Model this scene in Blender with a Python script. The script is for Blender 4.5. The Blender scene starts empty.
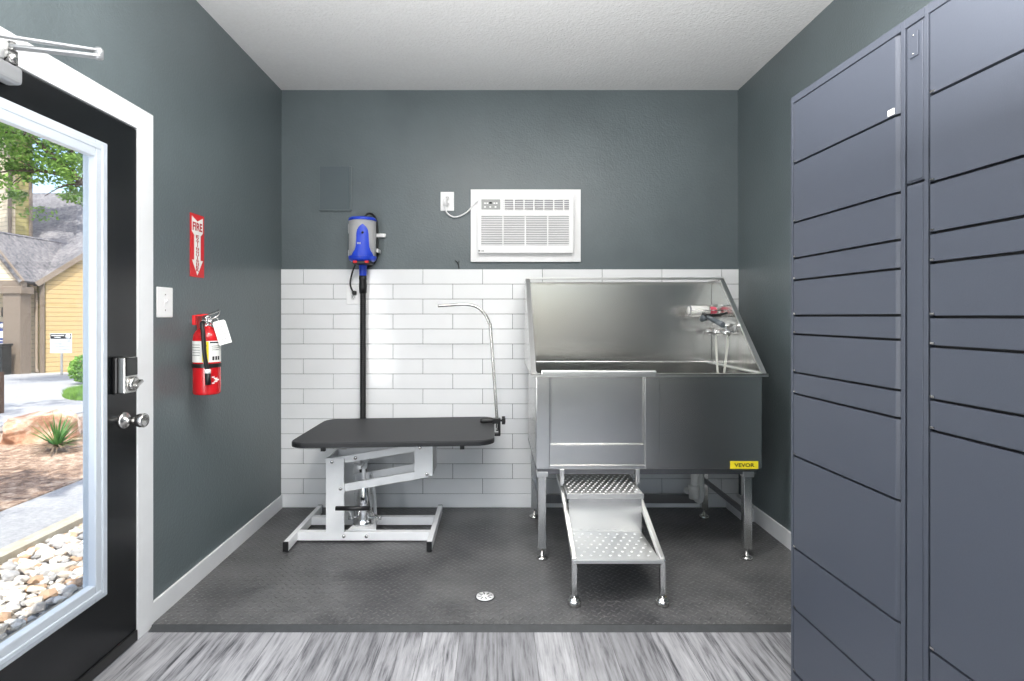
import bpy, bmesh, math, random
from math import pi, sin, cos, radians, sqrt, atan2
from mathutils import Vector, Matrix, noise
random.seed(7)
SC = bpy.context.scene
C = SC.collection
CAMZ = 1.29; F = 576.0; VX = 497.0; VY = 316.5

def at(px, py, Y):
    return Vector(((px-VX)*Y/F, Y, CAMZ-(py-VY)*Y/F))

# ------------------------------------------------------------------ materials
class NT:
    def __init__(s, name):
        s.m = bpy.data.materials.new(name); s.m.use_nodes = True
        s.t = s.m.node_tree; s.b = s.t.nodes['Principled BSDF']
    def n(s, typ, **kw):
        o = s.t.nodes.new(typ)
        for k, v in kw.items():
            if k in ('operation','blend_type','data_type','feature','distance','offset_frequency','squash_frequency','offset','wave_type','bands_direction','interpolation_type','noise_dimensions'): setattr(o, k, v)
        return o
    def l(s, a, b): s.t.links.new(a, b)
    def math(s, op, a, b=None, c=None):
        o = s.t.nodes.new('ShaderNodeMath'); o.operation = op
        for i, v in enumerate((a, b, c)):
            if v is None: continue
            if isinstance(v, (int, float)): o.inputs[i].default_value = v
            else: s.l(v, o.inputs[i])
        return o.outputs[0]
    def coord(s, scale=(1,1,1), rot=(0,0,0)):
        tc = s.t.nodes.new('ShaderNodeTexCoord'); mp = s.t.nodes.new('ShaderNodeMapping')
        mp.inputs['Scale'].default_value = scale; mp.inputs['Rotation'].default_value = rot
        s.l(tc.outputs['Object'], mp.inputs['Vector']); return mp.outputs[0]
    def noise(s, vec, scale, detail=3, rough=.5):
        o = s.t.nodes.new('ShaderNodeTexNoise'); o.inputs['Scale'].default_value = scale
        o.inputs['Detail'].default_value = detail; o.inputs['Roughness'].default_value = rough
        s.l(vec, o.inputs['Vector']); return o.outputs[0]
    def ramp(s, fac, stops):
        o = s.t.nodes.new('ShaderNodeValToRGB'); e = o.color_ramp.elements
        while len(e) < len(stops): e.new(.5)
        for i, (p, c) in enumerate(stops):
            e[i].position = p; e[i].color = (c[0], c[1], c[2], 1)
        s.l(fac, o.inputs[0]); return o.outputs[0]
    def mix(s, fac, a, b, mode='MIX'):
        o = s.t.nodes.new('ShaderNodeMix'); o.data_type = 'RGBA'; o.blend_type = mode
        for i, v in ((0, fac), (6, a), (7, b)):
            if isinstance(v, (int, float)): o.inputs[i].default_value = v
            elif isinstance(v, tuple): o.inputs[i].default_value = (v[0], v[1], v[2], 1)
            else: s.l(v, o.inputs[i])
        return o.outputs[2]
    def bump(s, h, strength=.3, dist=.01):
        o = s.t.nodes.new('ShaderNodeBump'); o.inputs['Strength'].default_value = strength
        o.inputs['Distance'].default_value = dist; s.l(h, o.inputs['Height']); s.l(o.outputs[0], s.b.inputs['Normal'])

def lin(r, g, b):
    f = lambda c: (c/255/12.92) if c/255 <= .04045 else ((c/255+.055)/1.055)**2.4
    return (f(r), f(g), f(b))

def mat(name, col, rough=.5, metal=0, bump=0, bscale=60, var=0, spec=.5, coat=0, stretch=(1,1,1), bdist=.002):
    t = NT(name); b = t.b
    b.inputs['Roughness'].default_value = rough; b.inputs['Metallic'].default_value = metal
    b.inputs['Specular IOR Level'].default_value = spec
    b.inputs['Coat Weight'].default_value = coat; b.inputs['Coat Roughness'].default_value = .1
    v = t.coord(stretch)
    nz = t.noise(v, bscale, 3)
    k = var if var else .03
    c2 = tuple(min(1, x*(1+k)) for x in col); c1 = tuple(x*(1-k) for x in col)
    t.l(t.ramp(nz, [(.3, c1), (.7, c2)]), b.inputs['Base Color'])
    if bump: t.bump(nz, bump, bdist)
    return t.m

def wall_mat(name, col, rough=.42):
    t = NT(name); v = t.coord()
    a = t.noise(v, 95, 2, .5); b2 = t.noise(v, 28, 3, .6); big = t.noise(v, 2.2, 3, .6)
    h = t.math('ADD', t.math('MULTIPLY', a, .9), t.math('MULTIPLY', b2, .25))
    t.bump(h, .5, .004)
    c1 = tuple(x*.93 for x in col); c2 = tuple(x*1.07 for x in col)
    t.l(t.ramp(big, [(.35, c1), (.65, c2)]), t.b.inputs['Base Color'])
    t.l(t.math('MULTIPLY_ADD', big, .16, rough-.08), t.b.inputs['Roughness'])
    return t.m

def steel_mat(name, col=(.68,.68,.665), rough=.25, an=.75):
    t = NT(name)
    t.b.inputs['Metallic'].default_value = 1; t.b.inputs['Base Color'].default_value = (*col, 1)
    t.b.inputs['Roughness'].default_value = rough; t.b.inputs['Anisotropic'].default_value = an
    tg = t.t.nodes.new('ShaderNodeTangent'); tg.direction_type = 'RADIAL'; tg.axis = 'Z'
    t.l(tg.outputs[0], t.b.inputs['Tangent'])
    return t.m

def floor_mat():
    t = NT('grey_vinyl_plank'); tc = t.t.nodes.new('ShaderNodeTexCoord')
    mp = t.t.nodes.new('ShaderNodeMapping'); mp.inputs['Rotation'].default_value = (0, 0, pi/2)
    t.l(tc.outputs['Object'], mp.inputs['Vector'])
    br = t.t.nodes.new('ShaderNodeTexBrick'); br.offset = .37; br.inputs['Scale'].default_value = 1
    br.inputs['Brick Width'].default_value = 1.22; br.inputs['Row Height'].default_value = .152
    br.inputs['Mortar Size'].default_value = .0009; br.inputs['Bias'].default_value = 0
    br.inputs['Color1'].default_value = (.0,.0,.0,1); br.inputs['Color2'].default_value = (1,1,1,1); br.inputs['Mortar'].default_value = (.3,.3,.3,1)
    t.l(mp.outputs[0], br.inputs['Vector'])
    # offset the grain per plank
    va = t.t.nodes.new('ShaderNodeVectorMath'); va.operation = 'MULTIPLY_ADD'
    t.l(br.outputs['Color'], va.inputs[0]); va.inputs[1].default_value = (13.1, 7.7, 0); t.l(tc.outputs['Object'], va.inputs[2])
    m2 = t.t.nodes.new('ShaderNodeMapping'); m2.inputs['Scale'].default_value = (60, 3.2, 1); t.l(va.outputs[0], m2.inputs['Vector'])
    g = t.noise(m2.outputs[0], 1.0, 8, .68)
    m3 = t.t.nodes.new('ShaderNodeMapping'); m3.inputs['Scale'].default_value = (11, 1.3, 1); t.l(va.outputs[0], m3.inputs['Vector'])
    w = t.noise(m3.outputs[0], 1.3, 4, .6); w.node.inputs['Distortion'].default_value = 1.6
    m4 = t.t.nodes.new('ShaderNodeMapping'); m4.inputs['Scale'].default_value = (110, 8, 1); t.l(va.outputs[0], m4.inputs['Vector'])
    fine = t.noise(m4.outputs[0], 1.0, 3, .6)
    f = t.math('ADD', t.math('MULTIPLY', g, .55), t.math('ADD', t.math('MULTIPLY', w, .35), t.math('MULTIPLY', fine, .1)))
    col = t.ramp(f, [(.37, lin(66,67,71)), (.43, lin(120,120,124)), (.50, lin(160,160,163)), (.62, lin(188,188,191))])
    tone = t.ramp(br.outputs['Color'], [(0, (.62,.62,.63)), (1, (1.0,1.0,1.0))])
    c = t.mix(1.0, col, tone, 'MULTIPLY')
    c = t.mix(br.outputs['Fac'], c, lin(80,80,82))
    t.l(c, t.b.inputs['Base Color'])
    t.b.inputs['Roughness'].default_value = .45
    t.bump(t.math('SUBTRACT', f, br.outputs['Fac']), .25, .004)
    return t.m

def tread_mat():
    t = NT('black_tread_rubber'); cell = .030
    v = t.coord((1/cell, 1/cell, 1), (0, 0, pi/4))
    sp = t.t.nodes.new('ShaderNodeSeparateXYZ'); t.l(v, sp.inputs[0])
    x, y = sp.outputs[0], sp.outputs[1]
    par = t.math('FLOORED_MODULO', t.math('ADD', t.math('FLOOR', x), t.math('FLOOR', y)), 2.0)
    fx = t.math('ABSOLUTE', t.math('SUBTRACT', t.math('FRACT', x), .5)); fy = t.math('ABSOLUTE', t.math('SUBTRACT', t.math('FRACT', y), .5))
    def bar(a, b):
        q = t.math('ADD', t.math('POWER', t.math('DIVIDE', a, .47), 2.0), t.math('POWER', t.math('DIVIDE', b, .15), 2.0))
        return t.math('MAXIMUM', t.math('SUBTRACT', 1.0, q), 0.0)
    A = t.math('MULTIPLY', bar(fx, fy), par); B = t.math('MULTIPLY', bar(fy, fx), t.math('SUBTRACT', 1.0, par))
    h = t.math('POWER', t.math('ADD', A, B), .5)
    v2 = t.coord(); n1 = t.noise(v2, 2.5, 5, .6); n2 = t.noise(v2, 60, 4, .7); n3 = t.noise(v2, 9, 5, .65)
    t.bump(t.math('ADD', h, t.math('MULTIPLY', n2, .2)), 1.0, .006)
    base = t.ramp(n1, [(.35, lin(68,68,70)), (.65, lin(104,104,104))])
    base = t.mix(t.math('MULTIPLY', t.math('MULTIPLY', h, t.ramp(n3, [(.3, (.15,.15,.15)), (.65, (1,1,1))])), .36), base, lin(150,149,147))  # raised bars tinted lighter: wear, and tread highlights put into the colour
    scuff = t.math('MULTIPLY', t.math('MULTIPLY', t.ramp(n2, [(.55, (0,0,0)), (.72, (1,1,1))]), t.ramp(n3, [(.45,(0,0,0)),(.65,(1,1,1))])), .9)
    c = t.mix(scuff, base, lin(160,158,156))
    t.l(c, t.b.inputs['Base Color'])
    t.l(t.math('MULTIPLY_ADD', n3, .3, .24), t.b.inputs['Roughness'])
    return t.m

def siding_mat(name, col, pitch=.16):
    t = NT(name); v = t.coord(); sp = t.t.nodes.new('ShaderNodeSeparateXYZ'); t.l(v, sp.inputs[0])
    fr = t.math('FRACT', t.math('DIVIDE', sp.outputs[2], pitch))
    nz = t.noise(v, 6, 3)
    t.l(t.mix(t.math('LESS_THAN', fr, .10), t.ramp(nz, [(.3, tuple(c*.93 for c in col)), (.7, col)]), tuple(c*.45 for c in col)), t.b.inputs['Base Color'])
    t.b.inputs['Roughness'].default_value = .8
    t.bump(t.math('SUBTRACT', 1.0, fr), .6, .02)
    return t.m

def ground_mat(name, stops, scale=30, bump=.6, dist=.02, detail=6):
    t = NT(name); v = t.coord(); a = t.noise(v, scale, detail, .7); b = t.noise(v, scale*.12, 4, .6)
    f = t.math('ADD', t.math('MULTIPLY', a, .7), t.math('MULTIPLY', b, .3))
    t.l(t.ramp(f, stops), t.b.inputs['Base Color']); t.b.inputs['Roughness'].default_value = .9
    t.bump(a, bump, dist); return t.m

def glass_mat():
    t = NT('clear_glass'); nt = t.t; nt.nodes.remove(t.b)
    tr = nt.nodes.new('ShaderNodeBsdfTransparent'); tr.inputs[0].default_value = (.96,.975,.975,1)
    gl = nt.nodes.new('ShaderNodeBsdfGlossy'); gl.inputs['Roughness'].default_value = .02
    mx = nt.nodes.new('ShaderNodeMixShader'); fr = nt.nodes.new('ShaderNodeFresnel'); fr.inputs[0].default_value = 1.45
    h = t.math('MULTIPLY', fr.outputs[0], .08)
    nt.links.new(h, mx.inputs[0]); nt.links.new(tr.outputs[0], mx.inputs[1]); nt.links.new(gl.outputs[0], mx.inputs[2])
    nt.links.new(mx.outputs[0], nt.nodes['Material Output'].inputs[0]); return t.m

def leaf_mat(name, c1, c2):
    t = NT(name); v = t.coord(); nz = t.noise(v, 3.0, 5, .8)
    col = t.ramp(nz, [(.35, c1), (.65, c2)]); t.l(col, t.b.inputs['Base Color']); t.b.inputs['Roughness'].default_value = .55
    nt = t.t; tl = nt.nodes.new('ShaderNodeBsdfTranslucent'); nt.links.new(col, tl.inputs[0])
    mx = nt.nodes.new('ShaderNodeMixShader'); mx.inputs[0].default_value = .35
    nt.links.new(t.b.outputs[0], mx.inputs[1]); nt.links.new(tl.outputs[0], mx.inputs[2])
    nt.links.new(mx.outputs[0], nt.nodes['Material Output'].inputs[0]); return t.m

def emit_mat(name, col, strength):
    t = NT(name); t.b.inputs['Base Color'].default_value = (*col, 1)
    t.b.inputs['Emission Color'].default_value = (*col, 1); t.b.inputs['Emission Strength'].default_value = strength; return t.m

M = dict(
    wall=wall_mat('slate_wall_paint', lin(94,104,107), .36),
    ceil=mat('white_ceiling_texture', lin(222,222,222), .85, bump=.9, bscale=70, var=.03, bdist=.006),
    white=mat('white_trim_paint', lin(226,228,230), .4, bscale=8),
    plastic=mat('white_plastic', lin(238,238,238), .35, bscale=8),
    tile=mat('white_gloss_tile', lin(236,237,238), .16, bscale=5, var=.02, coat=0),
    grout=mat('grey_grout', lin(92,92,92), .9, bscale=80),
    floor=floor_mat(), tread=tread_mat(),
    rubber=mat('smooth_rubber_edge', lin(60,62,64), .5, bscale=30, var=.12),
    doorblack=mat('black_door_paint', lin(17,19,21), .25, bscale=3, var=.12),
    litew=mat('white_lite_frame', lin(190,198,207), .35, bscale=6),
    glass=glass_mat(),
    steel=steel_mat('brushed_steel'),
    steel_h=steel_mat('brushed_steel_rim', (.72,.72,.71), .33, .3),
    steel_m=steel_mat('matte_tread_steel', (.70,.70,.69), .42, .2),
    shaded_steel=steel_mat('shaded_channel_steel', (.24,.24,.25), .35),  # same steel with the shade under the tub put into its colour
    chrome=mat('chrome', (.80,.80,.80), .10, 1, bscale=4),
    nickel=mat('satin_nickel', (.62,.61,.59), .25, 1, bscale=4),
    blackp=mat('black_plastic', lin(26,26,27), .38, bscale=20, var=.1),
    blackgloss=mat('black_gloss', lin(14,14,16), .08, bscale=8),
    hose=mat('black_hose', lin(20,20,21), .45, bscale=20, var=.1),
    red=mat('red_enamel', lin(205,24,32), .25, bscale=6, coat=.4),
    redp=mat('red_sign', lin(214,36,40), .4, bscale=6),
    yellow=mat('yellow_label', lin(240,222,40), .5, bscale=6),
    paper=mat('white_paper', lin(236,236,232), .8, bscale=20),
    ink=mat('black_ink', lin(22,22,24), .7, bscale=20),
    greyink=mat('grey_ink', lin(120,120,124), .7, bscale=20),
    blue=mat('blue_plastic', lin(38,72,205), .3, bscale=8),
    silver=mat('silver_paint', lin(196,196,196), .3, .15, bscale=8),
    tablewhite=mat('white_powder_coat', lin(238,239,240), .4, bscale=8),
    tabletop=mat('dark_rubber_top', lin(50,51,53), .6, bump=.3, bscale=150, var=.10),
    tableedge=mat('dark_table_edge', lin(32,33,35), .4, bscale=20),
    locker=mat('blue_grey_powder_coat', lin(70,75,86), .42, bump=.12, bscale=260, var=.03, bdist=.001),
    lockerdark=mat('locker_gap', lin(20,22,26), .6, bscale=30),
    acgrey=mat('grey_grille', lin(150,148,150), .6, bscale=10),
    acdark=mat('grille_inside', lin(150,147,152), .8, bscale=10),
    acpanel=mat('grey_control_panel', lin(160,162,160), .5, bscale=10),
    pvc=mat('white_pvc', lin(230,230,228), .35, bscale=6),
    hosew=mat('pale_hose', lin(205,205,198), .3, bscale=10),
    pink=mat('pink_plastic', lin(226,92,112), .4, bscale=6),
    graygun=mat('grey_spray_head', lin(92,100,106), .35, bscale=10),
    alu=mat('silver_closer', lin(165,167,170), .3, .5, bscale=6),
    led=emit_mat('lamp_diffuser', (1,.97,.93), 6),
    concrete=ground_mat('concrete', [(.3, lin(160,150,132)), (.7, lin(196,186,166))], 14, .2, .005),
    asphalt=ground_mat('grey_concrete_walk', [(.3, lin(128,128,130)), (.7, lin(176,174,172))], 40, .3, .006),
    mulch=ground_mat('mulch', [(.36, lin(70,56,46)), (.48, lin(150,120,98)), (.62, lin(214,190,166))], 16, 1, .04, 9),
    soil=ground_mat('pebble_soil', [(.3, lin(110,100,92)), (.7, lin(200,190,178))], 30, 1, .03, 8),
    grass=leaf_mat('grass_blades', lin(80,120,50), lin(150,190,80)),
    yucca=leaf_mat('yucca_leaf', lin(52,98,48), lin(110,160,84)),
    dryleaf=leaf_mat('dry_leaf', lin(110,96,80), lin(150,134,112)),
    leaf=leaf_mat('tree_leaf', lin(66,104,40), lin(150,186,84)),
    leaf2=leaf_mat('shrub_leaf', lin(88,138,52), lin(160,200,92)),
    bark=mat('bark', lin(88,74,62), .9, bump=1, bscale=14, var=.3, bdist=.02),
    rockmats=[mat('river_rock_%s' % n, c, .8, bump=.5, bscale=12, var=.12, bdist=.01) for n, c in
              (('white', lin(226,220,212)), ('cream', lin(218,204,188)), ('grey', lin(176,172,168)), ('tan', lin(196,162,132)), ('pale', lin(236,232,226)))],
    boulder=ground_mat('rust_sandstone', [(.3, lin(140,94,70)), (.48, lin(190,148,120)), (.6, lin(222,204,186))], 5, .7, .04),
    sid_y=siding_mat('tan_lap_siding', lin(180,154,108)), sid_c=siding_mat('cream_lap_siding', lin(226,208,178)),
    sid_shade=siding_mat('shaded_lap_siding', lin(150,140,92)),  # olive tone holds the shade of the house's side walls
    shingle=ground_mat('grey_shingles', [(.38, lin(70,70,76)), (.62, lin(140,136,136))], 9, .8, .03),
    btrim=mat('brown_house_trim', lin(128,114,100), .7, bscale=8),
    wood=mat('brown_post_wood', lin(84,62,48), .8, bump=.5, bscale=10, var=.2),
    bsign=mat('blue_sign', lin(50,66,130), .5, bscale=6),
)

# ------------------------------------------------------------------ mesh helpers
def bm_new(): return bmesh.new()
def box(bm, x0, x1, y0, y1, z0, z1, bev=0, seg=2, mtx=None, mi=0):
    r = bmesh.ops.create_cube(bm, size=1)
    vs = r['verts']
    for v in vs: v.co = Vector(((x0+x1)/2+v.co.x*(x1-x0), (y0+y1)/2+v.co.y*(y1-y0), (z0+z1)/2+v.co.z*(z1-z0)))
    es = list({e for v in vs for e in v.link_edges}); fs0 = list({f for v in vs for f in v.link_faces})
    for f in fs0: f.material_index = mi
    if bev:
        rr = bmesh.ops.bevel(bm, geom=es, offset=bev, segments=seg, affect='EDGES', profile=.5)
        vs = list({v for f in rr['faces'] for v in f.verts} | {v for v in vs if v.is_valid})
        for f in rr['faces']: f.material_index = mi
    if mtx: bmesh.ops.transform(bm, matrix=mtx, verts=vs)
    return vs
def prism(bm, pts, mapf, d0, d1, bev=0, mi=0):
    """polygon pts (u,v) extruded d0..d1; mapf(u,v,d)->Vector"""
    a = [bm.verts.new(mapf(u, v, d0)) for u, v in pts]; b = [bm.verts.new(mapf(u, v, d1)) for u, v in pts]
    n = len(pts); fs = [bm.faces.new(a[::-1]), bm.faces.new(b)]
    for i in range(n): fs.append(bm.faces.new((a[i], a[(i+1) % n], b[(i+1) % n], b[i])))
    bmesh.ops.recalc_face_normals(bm, faces=fs)
    for f in fs: f.material_index = mi
    if bev:
        es = list({e for f in fs for e in f.edges})
        bmesh.ops.bevel(bm, geom=es, offset=bev, segments=2, affect='EDGES', profile=.5)
YZ = lambda u, v, d: Vector((d, u, v))     # polygon in the Y-Z plane, thickness along X
XZ = lambda u, v, d: Vector((u, d, v))
XY = lambda u, v, d: Vector((u, v, d))
def frame_axes(d):
    d = d.normalized(); up = Vector((0, 0, 1)) if abs(d.z) < .9 else Vector((1, 0, 0))
    a = d.cross(up).normalized(); return a, a.cross(d).normalized()
def tube(bm, pts, r, seg=12, caps=True, smooth_n=0):
    pts = [Vector(p) for p in pts]
    if smooth_n:
        out = []
        for i in range(len(pts)-1):
            p0 = pts[max(i-1, 0)]; p1 = pts[i]; p2 = pts[i+1]; p3 = pts[min(i+2, len(pts)-1)]
            for k in range(smooth_n):
                t = k/smooth_n
                out.append(.5*((2*p1)+(-p0+p2)*t+(2*p0-5*p1+4*p2-p3)*t*t+(-p0+3*p1-3*p2+p3)*t**3))
        out.append(pts[-1]); pts = out
    rs = r if isinstance(r, (list, tuple)) else [r]*len(pts)
    if len(rs) != len(pts): rs = [rs[0]+(rs[-1]-rs[0])*i/(len(pts)-1) for i in range(len(pts))]
    rings = []; a = None
    for i, p in enumerate(pts):
        d = (pts[min(i+1, len(pts)-1)]-pts[max(i-1, 0)]).normalized()
        if a is None: a, b = frame_axes(d)
        else:
            a = (a-d*a.dot(d)).normalized(); b = a.cross(d).normalized()
        rings.append([bm.verts.new(p+(a*cos(2*pi*k/seg)+b*sin(2*pi*k/seg))*rs[i]) for k in range(seg)])
    fs = []
    for i in range(len(rings)-1):
        for k in range(seg):
            f = bm.faces.new((rings[i][k], rings[i][(k+1) % seg], rings[i+1][(k+1) % seg], rings[i+1][k])); f.smooth = True; fs.append(f)
    if caps: fs.append(bm.faces.new(rings[0][::-1])); fs.append(bm.faces.new(rings[-1]))
    bmesh.ops.recalc_face_normals(bm, faces=fs)
def lathe(bm, prof, origin, axis=(0, 0, 1), seg=32):
    """prof: list of (r, h) along axis"""
    o = Vector(origin); ax = Vector(axis).normalized(); a, b = frame_axes(ax)
    rings = []; fs = []
    for r, h in prof:
        r = max(r, 1e-5)
        rings.append([bm.verts.new(o+ax*h+(a*cos(2*pi*k/seg)+b*sin(2*pi*k/seg))*r) for k in range(seg)])
    for i in range(len(rings)-1):
        for k in range(seg):
            f = bm.faces.new((rings[i][k], rings[i][(k+1) % seg], rings[i+1][(k+1) % seg], rings[i+1][k])); f.smooth = True; fs.append(f)
    fs.append(bm.faces.new(rings[0][::-1])); fs.append(bm.faces.new(rings[-1]))
    bmesh.ops.recalc_face_normals(bm, faces=fs)
def cyl_patch(bm, cx, cy, r, a0, a1, z0, z1, th=.001, n=24):
    rows = []
    for i in range(n+1):
        a = a0+(a1-a0)*i/n
        rows.append([bm.verts.new((cx+rr*cos(a), cy+rr*sin(a), z)) for rr, z in ((r, z0), (r, z1), (r+th, z1), (r+th, z0))])
    for i in range(n):
        for k in range(4):
            f = bm.faces.new((rows[i][k], rows[i][(k+1) % 4], rows[i+1][(k+1) % 4], rows[i+1][k]))
    bm.faces.new(rows[0]); bm.faces.new(rows[-1][::-1])
    bmesh.ops.recalc_face_normals(bm, faces=bm.faces)
def bar(bm, p0, p1, w, h, up=(0, 0, 1), bev=0):
    """rectangular bar from p0 to p1, w across, h along up"""
    p0 = Vector(p0); p1 = Vector(p1); d = (p1-p0); L = d.length; d.normalize(); s = d.cross(Vector(up)).normalized(); u = s.cross(d).normalized()
    m = Matrix((( s.x, d.x, u.x, (p0.x+p1.x)/2), (s.y, d.y, u.y, (p0.y+p1.y)/2), (s.z, d.z, u.z, (p0.z+p1.z)/2), (0, 0, 0, 1)))
    box(bm, -w/2, w/2, -L/2, L/2, -h/2, h/2, bev, mtx=m)

def obj(name, bm, m, parent=None, loc=None):
    me = bpy.data.meshes.new(name); bmesh.ops.recalc_face_normals(bm, faces=bm.faces) if False else None
    bm.to_mesh(me); bm.free()
    for mm in (m if isinstance(m, list) else [m]): me.materials.append(mm)
    o = bpy.data.objects.new(name, me); C.objects.link(o)
    if parent: o.parent = parent
    return o
def tag(o, label, cat, group=None, kind=None):
    o['label'] = label; o['category'] = cat
    if group: o['group'] = group
    if kind: o['kind'] = kind
    return o
def thing(name, label, cat, loc=(0, 0, 0), rz=0, group=None):
    o = bpy.data.objects.new(name, None); o.empty_display_size = .05; C.objects.link(o); o.location = loc; o.rotation_euler = (0, 0, rz)
    return tag(o, label, cat, group)
def kids(root, *names): pass
def under(root):
    """parts are modelled in world coordinates: cancel the empty's placement"""
    bpy.context.view_layer.update()
    inv = root.matrix_world.inverted()
    for ch in root.children: ch.matrix_parent_inverse = inv
def struct(name, bm, m, label=None, parent=None):
    o = obj(name, bm, m, parent)
    if not parent:
        o['kind'] = 'structure'
        if label: o['label'] = label; o['category'] = name.split('_')[0]
    return o
def part(name, bm, m, parent, label=None):
    o = obj(name, bm, m, parent)
    if label: o['label'] = label
    return o

def text_bm(s, w, h, mtx, depth=.0006, bold=0):
    """text fitted in w x h, centred, in local XY of mtx, extruded along +Z"""
    cu = bpy.data.curves.new('lettering', 'FONT'); cu.body = s; cu.extrude = .01; cu.offset = bold*.03
    cu.resolution_u = 3
    o = bpy.data.objects.new('lettering', cu); C.objects.link(o); bpy.context.view_layer.update()
    dg = bpy.context.evaluated_depsgraph_get(); me = bpy.data.meshes.new_from_object(o.evaluated_get(dg))
    bm = bm_new(); bm.from_mesh(me); bpy.data.objects.remove(o); bpy.data.curves.remove(cu); bpy.data.meshes.remove(me)
    xs = [v.co.x for v in bm.verts]; ys = [v.co.y for v in bm.verts]
    cx, cy = (min(xs)+max(xs))/2, (min(ys)+max(ys))/2; sx = w/(max(xs)-min(xs)); sy = h/(max(ys)-min(ys))
    for v in bm.verts: v.co = mtx @ Vector(((v.co.x-cx)*sx, (v.co.y-cy)*sy, (v.co.z/.01)*depth))
    return bm
def merge(dst, src):
    me = bpy.data.meshes.new('x'); src.to_mesh(me); src.free(); dst.from_mesh(me); bpy.data.meshes.remove(me)
def face_mtx(p, right, up):
    r = Vector(right).normalized(); u = Vector(up).normalized(); n = r.cross(u)
    return Matrix(((r.x, u.x, n.x, p[0]), (r.y, u.y, n.y, p[1]), (r.z, u.z, n.z, p[2]), (0, 0, 0, 1)))

# ------------------------------------------------------------------ the room
XL, XR, YB, YF, ZC = -1.459, 1.632, 3.9, -2.6, 2.823
D0, D1, DH = 1.40, 2.317, 2.045            # door opening along Y, height
ZW = -.012
bm = bm_new(); box(bm, XL-.12, XL, D1, YB+.12, -.10, ZC); box(bm, XL-.12, XL, YF-.12, D0, -.10, ZC); box(bm, XL-.12, XL, D0, D1, DH, ZC); box(bm, XL-.12, XL, D0, D1, -.10, ZW-.001)
struct('wall_left', bm, M['wall'])
bm = bm_new(); box(bm, XR, XR+.12, YF-.12, YB+.12, -.10, ZC); struct('wall_right', bm, M['wall'])
bm = bm_new(); box(bm, XL, XR, YB, YB+.12, -.10, ZC); struct('wall_back', bm, M['wall'])
W0, W1, WZ0, WZ1 = -1.15, 1.35, .35, 2.45      # unseen window added behind the camera as an opening for fill light
bm = bm_new(); box(bm, XL, W0, YF-.12, YF, -.10, ZC); box(bm, W1, XR, YF-.12, YF, -.10, ZC); box(bm, W0, W1, YF-.12, YF, -.10, WZ0); box(bm, W0, W1, YF-.12, YF, WZ1, ZC)
struct('wall_front', bm, M['wall'])
bm = bm_new(); box(bm, XL-.12, XR+.12, YF-.12, YB+.12, ZC, ZC+.12); struct('ceiling', bm, M['ceil'])
bm = bm_new(); box(bm, XL, XR, YF, YB, ZW-.08, ZW); struct('floor', bm, M['floor'])
# added window, made to go with the fill lamp behind the camera
bm = bm_new()
for x in (W0, (W0+W1)/2, W1): box(bm, x-.03, x+.03, YF-.09, YF-.03, WZ0, WZ1)
for z in (WZ0, WZ1-.05): box(bm, W0, W1, YF-.09, YF-.03, z, z+.05)
w = struct('added_window_1', bm, M['white'])
bm = bm_new(); box(bm, W0, W1, YF-.065, YF-.06, WZ0, WZ1); part('pane', bm, M['glass'], w)
# baseboards
def baseboard(name, pts, h=.086, th=.012):
    bm = bm_new()
    box(bm, *pts[:4], ZW, h, .003); return struct(name, bm, M['white'])
baseboard('baseboard_left', (XL, XL+.012, D1+.105, YB-.012))
baseboard('baseboard_right', (XR-.013, XR, YF, YB-.01), .095)
bm = bm_new(); box(bm, 1.545, XR-.013, 3.62, YB-.013, ZW, .075, .003); struct('trim_3', bm, M['white'])
bm = bm_new(); box(bm, XL, XL+.013, YF, D0-.105, ZW, .086, .003); struct('baseboard_front', bm, M['white'])
# tile wainscot
bm = bm_new(); box(bm, XL, XR, YB-.006, YB, .0, 1.607)
t0 = struct('trim_1', bm, M['grout'])
bm = bm_new(); rh = .1011; zb = .0935; G = .0030
for r in range(15):
    z0 = zb+r*rh; x = -1.3075-.4035-(.2017 if r % 2 else 0)
    while x < XR:
        a = max(x+G/2, XL+.001); b = min(x+.4035-G/2, XR-.001)
        if b-a > .02: box(bm, a, b, YB-.0125, YB-.004, z0+G/2, z0+rh-G/2, .0012, 1)
        x += .4035
x = XL
box(bm, XL+.001, XR-.001, YB-.0125, YB-.004, .001, zb-G/2, .0015, 1)
part('tile_course', bm, M['tile'], t0)
# door casing
bm = bm_new(); cw = .105; ct = .015
for (u0, u1, v0, v1) in ((D1, D1+cw, ZW, DH+.09), (D0-cw, D0, ZW, DH+.09), (D0, D1, DH, DH+.09)):
    box(bm, XL, XL+ct, u0, u1, v0, v1, .003)
box(bm, XL-.118, XL-.001, D1-.002, D1+.012, ZW, DH); box(bm, XL-.118, XL-.001, D0-.012, D0+.002, ZW, DH); box(bm, XL-.118, XL-.001, D0, D1, DH-.002, DH+.012)
box(bm, XL-.075, XL-.06, D1-.016, D1-.001, ZW, DH-.002); box(bm, XL-.075, XL-.06, D0, D1, DH-.016, DH-.002)
struct('trim_2', bm, M['white'])
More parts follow.
